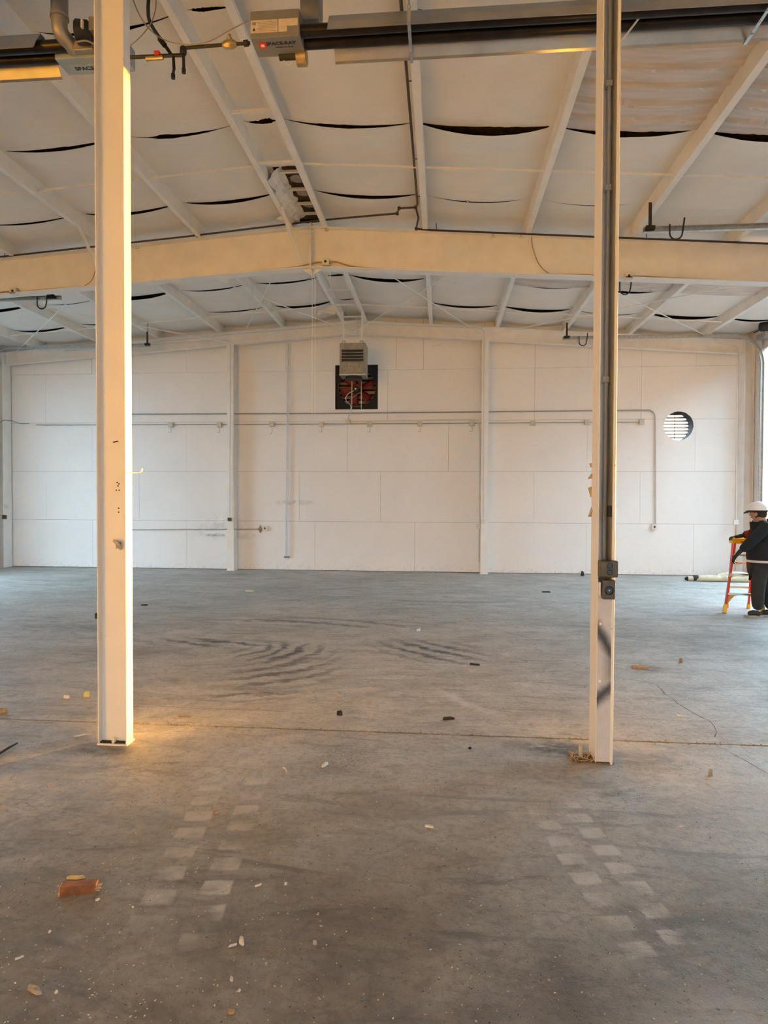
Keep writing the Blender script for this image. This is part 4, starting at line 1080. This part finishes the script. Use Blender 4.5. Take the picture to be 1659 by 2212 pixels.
# ================================================================== STEP LADDER
ld = thing('step_ladder', 'red fibreglass step ladder with yellow top cap and feet beside the worker', 'ladder', (6.75, 10.75, 0))
wv = Vector((.985, -.17, 0)); dv = Vector((.17, .985, 0))
FL = Vector((6.46, 10.58, 0)); FR = FL+wv*.54
TL = Vector((6.725, 10.86, 1.12)); TR = TL+wv*.30
BL = FL+dv*.60+wv*.17; BR = BL+wv*.32
BTL, BTR = TL+dv*.12, TR+dv*.12
for a, b in ((FL, TL), (FR, TR)):
    d = (b-a).normalized()
    MB().bar(a+d*.10, b, .075, .028, wv).build('front_rail', 'ladder_red', ld)
    f = MB().bar(a+Vector((0, 0, .001)), a+d*.14, .09, .045, wv).build('foot', 'ladder_yellow', ld)
for a, b in ((BL, BTL), (BR, BTR)):
    d = (b-a).normalized()
    MB().bar(a+d*.06, b, .05, .025, wv).build('rear_rail', 'ladder_red', ld)
    MB().bar(a+Vector((0, 0, .001)), a+d*.08, .06, .04, wv).build('foot', 'ladder_yellow', ld)
for z in (.30, .60, .90):
    k = z/1.12; a = FL.lerp(TL, k); b = FR.lerp(TR, k)
    st_ = MB().bar(a, b, .085, .028).build('step', 'step', ld)
    if z < .5:
        for p, s in ((a, 1), (b, -1)):
            q = [p+wv*s*.01+Vector((0, 0, -.01)), p+wv*s*.17+Vector((0, 0, -.012)), p+wv*s*.10+Vector((0, 0, -.04)), p+wv*s*.045+Vector((0, 0, -.1)), p+wv*s*-.01+Vector((0, 0, -.2)), p-wv*s*.02+Vector((0, 0, -.2))]
            MB().prism(q, dv*.03).build('step_brace', 'ladder_yellow', st_)
for z in (.35, .75):
    k = z/1.12; MB().bar(BL.lerp(BTL, k), BR.lerp(BTR, k), .03, .03).build('rear_bar', 'step', ld)
cc = (TL+TR)/2+dv*.05
q = [TL-wv*.05-dv*.05, TR+wv*.05-dv*.05, TR+wv*.05+dv*.16, TL-wv*.05+dv*.16]
MB().prism([Vector((p.x, p.y, 1.075)) for p in q], (0, 0, .085)).build('top_cap', 'ladder_yellow', ld)
a = TL-wv*.02-dv*.052; b = TR-dv*.052
MB().bar(Vector((a.x+.08, a.y-.03, 1.105)), Vector((b.x, b.y, 1.102)), .004, .012).build('cap_mark', 'ink', ld)
m_ = FL.lerp(TL, .52)-dv*.018
MB().bar(m_+Vector((-.0, -.022, -.03)), m_+Vector((.012, -.024, .035)), .05, .004, (0, 1, 0)).build('sticker', 'chip', ld)

# ================================================================== WORKER
def skin(name, nodes, edges, mat, parent, root=0, lvl=2):
    o0 = root_loc(parent)
    me = bpy.data.meshes.new(name); me.from_pydata([Vector(p)-o0 for p, r in nodes], edges, [])
    o = bpy.data.objects.new(name, me); COL.objects.link(o); o.parent = parent
    md = o.modifiers.new('skin', 'SKIN'); md.use_smooth_shade = True
    sv = me.skin_vertices[0].data
    for i, (p, r) in enumerate(nodes):
        sv[i].radius = r if isinstance(r, tuple) else (r, r); sv[i].use_root = (i == root)
    s2 = o.modifiers.new('sub', 'SUBSURF'); s2.levels = lvl; s2.render_levels = lvl
    me.materials.append(M[mat]); return o
pr = thing('person', 'worker in white hard hat, black hoodie and dark trousers leaning on the red ladder', 'person', (6.95, 10.45, 0))
Pp = lambda x, y, Y: P(x, y, 1, Y)
hip = Vector((6.93, 10.46, .90)); chest = Vector((6.93, 10.45, 1.22)); nb = Vector((6.92, 10.46, 1.44)); hd = Pp(1637, 1109, 10.46)
Ls, Rs = Vector((6.92, 10.29, 1.36)), Vector((6.99, 10.62, 1.36))
Le, Lw, Lh = Pp(1621, 1172, 10.22), Pp(1600, 1190, 10.26), Pp(1590, 1200, 10.28)
Re, Rw, Rh = Vector((6.96, 10.78, 1.24)), Vector((6.82, 10.84, 1.20)), Vector((6.75, 10.85, 1.185))
Lhip, Rhip = Vector((6.90, 10.36, .86)), Vector((6.98, 10.54, .86))
Lk, Rk = Vector((6.83, 10.32, .47)), Vector((7.03, 10.46, .47))
La, Ra = Vector((6.83, 10.30, .09)), Vector((7.06, 10.37, .09))
Lt, Rt = Vector((6.68, 10.31, .045)), Vector((6.915, 10.40, .045))
body = [(hip, .12), (chest, .13), (nb, .055), (hd, .085), (Ls, .05), (Le, .04), (Lw, .028), (Rs, .05), (Re, .04), (Rw, .028),
        (Lhip, .085), (Lk, .055), (La, .04), (Rhip, .085), (Rk, .055), (Ra, .04), (Lh, .026), (Rh, .026)]
skin('body', body, [(0,1),(1,2),(2,3),(2,4),(4,5),(5,6),(6,16),(2,7),(7,8),(8,9),(9,17),(0,10),(10,11),(11,12),(0,13),(13,14),(14,15)], 'skin', pr)
hood = [(Vector((6.93, 10.455, .93)), (.19, .18)), (Vector((6.93, 10.45, 1.06)), (.195, .18)), (Vector((6.94, 10.45, 1.25)), (.19, .175)), (Vector((6.945, 10.455, 1.39)), (.12, .11)), (Vector((6.945, 10.46, 1.47)), (.082, .078)),
        (Ls, .10), (Le, .085), (Lw, .058), (Rs, .10), (Re, .078), (Rw, .052)]
skin('hoodie', hood, [(0,1),(1,2),(2,3),(3,4),(3,5),(5,6),(6,7),(3,8),(8,9),(9,10)], 'hoodie', pr, 2)
skin('hood', [(Vector((6.99, 10.38, 1.42)), .06), (Vector((7.05, 10.46, 1.43)), .07), (Vector((7.03, 10.54, 1.43)), .06)], [(0,1),(1,2)], 'hoodie', pr, 1)
MB().lathe([(.15, .845), (.190, .855), (.198, .90), (.198, 1.0), (.19, 1.12), (.15, 1.2)], (6.925, 10.45, 0), (0, 0, 1), 28).build('hoodie_waistband', 'hoodie', pr, True)
MB().lathe([(.15, .785), (.183, .792), (.190, .82), (.188, .88)], (6.925, 10.45, 0), (0, 0, 1), 28).build('shirt_hem', 'shirt', pr, True)
MB().lathe([(.14, .60), (.175, .66), (.188, .74), (.19, .82)], (6.925, 10.45, 0), (0, 0, 1), 28).build('trouser_seat', 'trouser', pr, True)
tr_ = [(Vector((6.93, 10.46, .76)), (.165, .16)), (Lhip-Vector((0, 0, .16)), .112), (Lk, .112), (La-Vector((0, 0, .0)), .085), (Rhip-Vector((0, 0, .16)), .112), (Rk, .112), (Ra-Vector((0, 0, .0)), .085)]
skin('trousers', tr_, [(0,1),(1,2),(2,3),(0,4),(4,5),(5,6)], 'trouser', pr, 0)
for a_, t_ in ((La, Lt), (Ra, Rt)):
    heel = a_+(a_-t_).normalized()*.03; heel.z = .05
    s_ = skin('shoe', [(heel, .042), (a_+Vector((0, 0, -.01)), .045), (a_.lerp(t_, .5)+Vector((0, 0, -.005)), .043), (t_, .036)], [(0,1),(1,2),(2,3)], 'shoe', pr, 1)
    d_ = (t_-a_); d_.z = 0; d_.normalize(); x_ = Vector((-d_.y, d_.x, 0)); h_ = Vector((heel.x, heel.y, 0))-d_*.035; L_ = .245
    pts = [h_+d_*u*L_+x_*v for u, v in ((0, -.03), (.1, -.042), (.5, -.036), (.8, -.046), (.97, -.025), (1, 0), (.97, .025), (.8, .046), (.5, .036), (.1, .042), (0, .03))]
    MB().prism([Vector((p.x, p.y, .001)) for p in pts], (0, 0, .024)).build('sole', 'sole', s_)
    MB().bar(a_+x_*.043*-1+Vector((0, 0, -.03))+d_*.02, a_-x_*.043+d_*.10+Vector((0, 0, -.045)), .004, .022).build('shoe_stripe', 'shirt', s_)
def hand(w_, palm, fdir, side, mat, nm):
    """gloved hand: palm block and five separate curled fingers"""
    f = Vector(fdir).normalized(); s_ = Vector(side).normalized(); dn = f.cross(s_).normalized()
    if dn.z > 0: dn = -dn
    p0 = palm
    nodes = [(w_+(w_-palm).normalized()*.05, .042), (w_, .036), (p0, (.042, .028)), (p0+f*.045, (.044, .026))]; edges = [(0,1),(1,2),(2,3)]
    o = skin(nm, nodes, edges, mat, pr, 1)
    for k, (off, ln) in enumerate(((-.033, .060), (-.011, .072), (.011, .068), (.033, .052))):
        b_ = p0+f*.06+s_*off
        skin('finger', [(b_-f*.03, .010), (b_+f*ln*.4, .010), (b_+f*ln*.75+dn*.022, .0095), (b_+f*ln*.8+dn*.05, .009)], [(0,1),(1,2),(2,3)], mat, o, 0, 1)
    t0_ = p0+s_*(-.035)
    skin('thumb', [(t0_, .012), (t0_-s_*.028+f*.025, .011), (t0_-s_*.032+f*.05+dn*.015, .0095)], [(0,1),(1,2)], mat, o, 0, 1)
hand(Lw, Lh, (-.45, .1, -.9), (0.1, -1, 0), 'black', 'left_glove')
hand(Rw, Rh, (-1, .05, -.12), (0, -1, 0), 'black', 'right_glove')
MB().tube([Rw.lerp(Re, .25)+Vector((-.0, -.002, .004)), Rw.lerp(Re, .75)+Vector((0, -.002, .004))], .064, 12).build('sleeve_patch', 'patch_red', pr, True)
# head details
fdir = Vector((-.78, .63, 0)).normalized(); ldir = Vector((-fdir.y, fdir.x, 0)); ldir = Vector((-.63, -.78, 0))
def ell(c, rx, ry, rz_, n=18, m_=12, z0=-1.0, z1=1.0):
    vs = []; fs = []
    for i in range(m_+1):
        s_ = z0+(z1-z0)*i/m_; rr_ = math.sqrt(max(0, 1-s_*s_))
        for j in range(n):
            t_ = 2*pi*j/n; vs.append(c+fdir*(rx*rr_*math.cos(t_))+ldir*(ry*rr_*math.sin(t_))+Vector((0, 0, rz_*s_)))
    for i in range(m_):
        for j in range(n): fs.append((i*n+j, i*n+(j+1) % n, (i+1)*n+(j+1) % n, (i+1)*n+j))
    fs += [tuple(range(n-1, -1, -1)), tuple(range(m_*n, (m_+1)*n))]
    return vs, fs
hd2 = Vector((hd.x, hd.y, 1.565))
MB().add(*ell(hd2+Vector((0, 0, .0)), .098, .078, .115)).build('face', 'skin', pr, True)
MB().add(*ell(hd2-fdir*.03+Vector((0, 0, .0)), .098, .09, .118)).build('hair', 'hair', pr, True)
MB().add(*ell(hd2+fdir*.1+Vector((0, 0, -.02)), .02, .013, .022)).build('nose', 'skin', pr, True)
for s_ in (-1, 1):
    MB().add(*ell(hd2+ldir*.082*s_+fdir*.0+Vector((0, 0, -.01)), .022, .012, .034)).build('ear', 'skin', pr, True)
    MB().add(*ell(hd2+ldir*.03*s_+fdir*.088+Vector((0, 0, .01)), .010, .012, .008)).build('eye', 'ink', pr, True)
MB().add(*ell(hd2+fdir*.088+Vector((0, 0, -.06)), .012, .025, .007)).build('mouth', 'patch_red', pr, True)
hc = hd2+Vector((0, 0, .045))
he = MB().add(*ell(hc, .148, .122, .142, 24, 10, 0.0, .999)).build('hard_hat', 'helmet', pr, True)
vs = []; fs = []
for j in range(24):
    t_ = 2*pi*j/24; c_, s_ = math.cos(t_), math.sin(t_); e_ = .045*max(0, c_)**2+.010
    for q_, z_ in ((1.0, 0.004), (1.0, -.01)):
        vs.append(hc+fdir*(.146*c_)+ldir*(.12*s_)+Vector((0, 0, z_)))
        vs.append(hc+fdir*((.146+e_)*c_)+ldir*((.12+.012)*s_)+Vector((0, 0, z_-.045*max(0, c_)**2)))
for j in range(24):
    a_, b_ = 4*j, 4*((j+1) % 24); fs += [(a_, a_+1, b_+1, b_), (a_+2, b_+2, b_+3, a_+3), (a_+1, a_+3, b_+3, b_+1)]
MB().add(vs, fs).build('brim', 'black', he)
MB().add(*ell(hd2-fdir*.02+Vector((0, 0, .035)), .118, .102, .04, 20, 4, -.7, .7)).build('brim_shade_band', 'black', he, True)  # black band painted for the shade under the brim
MB().lathe([(.022, 0), (.022, .014)], hd2-fdir*.12+Vector((0, 0, .0)), -fdir, 12).build('ratchet_knob', 'brass', he, True)

# ================================================================== BUNDLE ON THE FLOOR
rb = thing('wrapped_bundle', 'long cream wrapped bundle with black tape lying at the foot of the end wall', 'bundle', (8.1, 14.62, 0))
rr = random.Random(2)
pts = []; rad = []
for i in range(19):
    t_ = i/18; x = 7.50+1.45*t_; r_ = .062+.035*t_+rr.uniform(-.012, .012)
    if i in (0, 18): r_ *= .5
    pts.append((x, 14.66-.06*t_+rr.uniform(-.01, .01), max(r_*.95, .03)+.002)); rad.append(r_)
MB().tube(pts, rad, 12).build('wrap', 'roll', rb, True)
MB().tube([(7.36, 14.69, .05), (7.42, 14.68, .055), (7.48, 14.67, .06), (7.55, 14.66, .06)], [.03, .05, .052, .05], 10).build('wrap_end', 'roll', rb, True)
MB().tube([(7.335, 14.69, .045), (7.37, 14.69, .05), (7.40, 14.685, .05)], [.02, .04, .052], 10).build('tape', 'black', rb, True)
MB().tube([(7.50, 14.67, .066), (7.55, 14.665, .068), (7.60, 14.66, .07)], [.062, .068, .064], 10).build('tape', 'black', rb, True)
MB().tube([(8.0, 14.64, .12), (8.25, 14.62, .17), (8.5, 14.6, .16), (8.75, 14.58, .12)], [.04, .06, .065, .04], 10).build('loose_fold', 'roll', rb, True)

# ================================================================== DEBRIS ON THE FLOOR
fp = lambda x, y: P(x, y, 2, 0)
wd_ = thing('wood_offcut', 'short split orange-brown wood offcut lying in the left foreground', 'wood', fp(166, 1932))
a, b = fp(128, 1938), fp(206, 1930)
d = (b-a); d.z = 0; L = d.length; d.normalize(); x_ = Vector((-d.y, d.x, 0)); c0 = a+Vector((0, 0, .001))
q = [c0+x_*v+Vector((0, 0, z)) for v, z in ((0, 0), (.05, 0), (.055, .034), (.006, .038))]
MB().prism(q, d*L).build('block', 'wood', wd_)
MB().prism([p+d*(-.003) for p in q], d*.004).build('cut_end', 'wood_pale', wd_)
ch = MB(); rr = random.Random(6)
for k in range(16):
    p = c0+d*(L-.002)+x_*rr.uniform(.004, .044)+Vector((0, 0, rr.uniform(.004, .026))); ch.bar(p, p+d*rr.uniform(.006, .026)+Vector((0, 0, rr.uniform(-.003, .005))), .005, .004)
ch.build('splintered_end', 'wood_pale', wd_)

def chip(px, py, ln, wd, mat, label, h=.006, ang=None, cat='chip', name='floor_chip', seed=None):
    rr = random.Random(px*31+py); c = fp(px, py); n = 9
    an = rr.uniform(0, pi) if ang is None else ang; ca, sa = math.cos(an), math.sin(an)
    lo_, hi_ = [], []
    for i in range(n):
        t_ = 2*pi*i/n; u = math.cos(t_)*ln/2*rr.uniform(.75, 1.1); v = math.sin(t_)*wd/2*rr.uniform(.6, 1.15)
        x, y = c.x+u*ca-v*sa, c.y+u*sa+v*ca
        lo_.append((x, y, .0015)); lift = h*rr.uniform(.6, 1.3)+abs(u)*.06
        hi_.append((c.x+(x-c.x)*.88, c.y+(y-c.y)*.88, lift))
    mb = MB().add(lo_+hi_+[(c.x, c.y, h*rr.uniform(.9, 1.6))], [tuple(range(n-1, -1, -1))]+[(i, (i+1) % n, n+(i+1) % n, n+i) for i in range(n)]+[(n+i, n+(i+1) % n, 2*n) for i in range(n)])
    tag(mb.build(name, mat), label, cat, 'debris scattered on the floor')
def stick(px, py, qx, qy, r, mat, label):
    a, b = fp(px, py), fp(qx, qy); z = Vector((0, 0, r+.001))
    tag(MB().tube([a+z, a.lerp(b, .5)+z*1.5+Vector((.004, .006, 0)), b+z], [r, r*.9, r*.5], 7).build('floor_stick', mat, None, True), label, 'stick', 'debris scattered on the floor')
A = math.atan2
chip(927, 1787, .055, .024, 'chip', 'curved white paint flake in the middle foreground', .008, 2.9)
chip(163, 1898, .085, .024, 'chip', 'long white sliver just behind the orange wood offcut', .010, .15)
chip(522, 2036, .022, .05, 'chip', 'upright white flake in the near left foreground', .012, .4)
chip(503, 2044, .04, .012, 'chip', 'thin white flake just left of the upright white one', .006, .6)
chip(466, 1757, .035, .022, 'chip_tan', 'tan crumb among the left tread prints', .012)
chip(702, 1654, .075, .03, 'chip', 'pale splinter of wood below the floor joint in mid floor', .016, 1.2)
chip(1470, 1548, .085, .04, 'chip', 'flat white flake right of the channel column', .006, 2.7)
chip(1472, 1787, .035, .012, 'chip', 'small white flake in the right foreground', .005, .1)
chip(500, 2117, .012, .028, 'chip', 'small white flake in the bottom left foreground', .007, .5)
chip(76, 2143, .075, .022, 'chip_grey', 'ragged grey mortar crumb in the bottom left corner', .014, 2.8)
chip(122, 2145, .018, .012, 'chip', 'tiny white crumb right of the ragged grey one', .006)
chip(500, 2187, .025, .03, 'chip_tan', 'tan crumb at the bottom edge of the photo', .01)
chip(557, 1914, .036, .012, 'chip', 'narrow white flake on the left tread prints', .006, .7)
chip(617, 1911, .018, .012, 'chip', 'round white crumb right of the left tread prints', .009)
chip(287, 1961, .014, .01, 'chip', 'white crumb just right of the wood offcut', .007)
chip(211, 1945, .022, .018, 'chip', 'white crumb touching the right end of the wood offcut', .008)
chip(107, 2014, .02, .012, 'chip', 'white flake left of a matching one below the wood offcut', .005)
chip(43, 2070, .035, .012, 'chip', 'slanted white flake near the left edge in the foreground', .006, .8)
chip(186, 1505, .06, .05, 'chip_yellow', 'crumpled yellow foam scrap left of the I-beam column', .035)
chip(144, 1508, .055, .03, 'chip', 'crumpled white paper scrap beside the yellow foam', .024)
chip(540, 1278, .2, .06, 'chip', 'white plastic scrap near the end wall, left of middle', .02, .1)
chip(1385, 1443, .2, .09, 'chip_tan', 'brown heap of wood shreds right of the channel column', .02, .1)
chip(1471, 1431, .05, .045, 'chip_tan', 'round tan lump right of the brown wood shreds', .035)
chip(735, 1505, .07, .035, 'chip_grey', 'grey bent scrap in mid floor above the joint', .045, .6)
chip(733, 1545, .055, .03, 'chip_dark', 'dark crumb in mid floor just above the joint', .03)
chip(1258, 1244, .09, .08, 'chip_dark', 'black ball at the foot of the end wall by the channel column', .08)
chip(1180, 1280, .16, .04, 'chip_dark', 'dark scrap on the floor in front of the right wall column', .02, 0)
chip(970, 1555, .12, .03, 'chip_dark', 'dark twig-like scrap behind the joint, right of middle', .02, .3)
chip(5, 1540, .09, .05, 'chip_tan', 'orange-brown scrap at the left edge of the photo', .03)
chip(1535, 1676, .03, .03, 'chip_grey', 'grey crumb with a stem in the right foreground', .03)
chip(1025, 1437, .12, .02, 'chip_dark', 'dark curl of scrap at the end of the right tyre scuff', .015, 2.8)
chip(904, 1363, .1, .05, 'chip', 'small pale crumb pile above the right tyre scuff', .03)
chip(312, 1308, .12, .04, 'chip_dark', 'dark flat scrap right behind the I-beam column', .015, .1)
chip(1015, 1618, .03, .02, 'chip_dark', 'dark crumb between the two foreground columns, below the joint', .012)
chip(680, 2040, .02, .02, 'chip_grey', 'grey pebble right of the upright white flake', .012)
chip(517, 2142, .012, .010, 'chip', 'white pebble right of the small bottom flake', .008)
stick(385, 1549, 414, 1550, .006, 'chip_tan', 'thin straight twig behind the I-beam column')
stick(160, 1593, 196, 1588, .006, 'chip', 'pale twig on the floor just left of the I-beam column')
stick(-12, 1638, 38, 1608, .010, 'chip_dark', 'dark stick at the left edge of the photo')
stick(612, 1660, 620, 1672, .005, 'chip', 'short pale twig left of the pale wood splinter')

# countless paint specks and grit
def specks(name, n, mat, seed, lo_, hi_, label, cond):
    rr = random.Random(seed); mb = MB(); k = 0
    while k < n:
        px, py = rr.uniform(-60, 1719), 1250+960*rr.random()**.8
        c = fp(px, py)
        if not cond(px, py, rr): continue
        s_ = rr.uniform(lo_, hi_)*(1+.12*c.y); an = rr.uniform(0, pi); e_ = rr.uniform(.5, 2.2)
        u = Vector((math.cos(an), math.sin(an), 0))*s_*e_; v = Vector((-math.sin(an), math.cos(an), 0))*s_
        mb.add([c+u+Vector((0, 0, .001)), c+v+Vector((0, 0, .001)), c-u+Vector((0, 0, .001)), c-v+Vector((0, 0, .001)), c+Vector((0, 0, .001+s_*.9))], [(0, 1, 4), (1, 2, 4), (2, 3, 4), (3, 0, 4)])
        k += 1
    o = mb.build(name, mat); o['kind'] = 'stuff'; o['label'] = label; o['category'] = 'debris'
specks('white_specks', 1100, 'chip', 1, .0008, .003, 'tiny white paint specks strewn over the concrete floor', lambda x, y, r: r.random() < (.9 if x < 700 and y > 1850 else .5))
specks('dark_grit', 500, 'chip_dark', 2, .0008, .0024, 'tiny dark grit strewn over the concrete floor', lambda x, y, r: True)
def joint_grit():
    rr = random.Random(9); mb = MB()
    for k in range(420):
        x = rr.uniform(-.6, 4.6); c = Vector((x, JY+rr.gauss(0, .014), .0)); s_ = rr.uniform(.003, .009)
        q = [c+Vector((rr.uniform(-1, 1), rr.uniform(-1, 1), 0))*s_*1.4 for _ in range(3)]
        mb.add(q+[c+Vector((0, 0, s_))], [(0, 1, 3), (1, 2, 3), (2, 0, 3)])
    o = mb.build('joint_rubble', 'chip_tan'); o['kind'] = 'stuff'; o['label'] = 'brown crumbs packed along the open floor joint'; o['category'] = 'debris'
joint_grit()
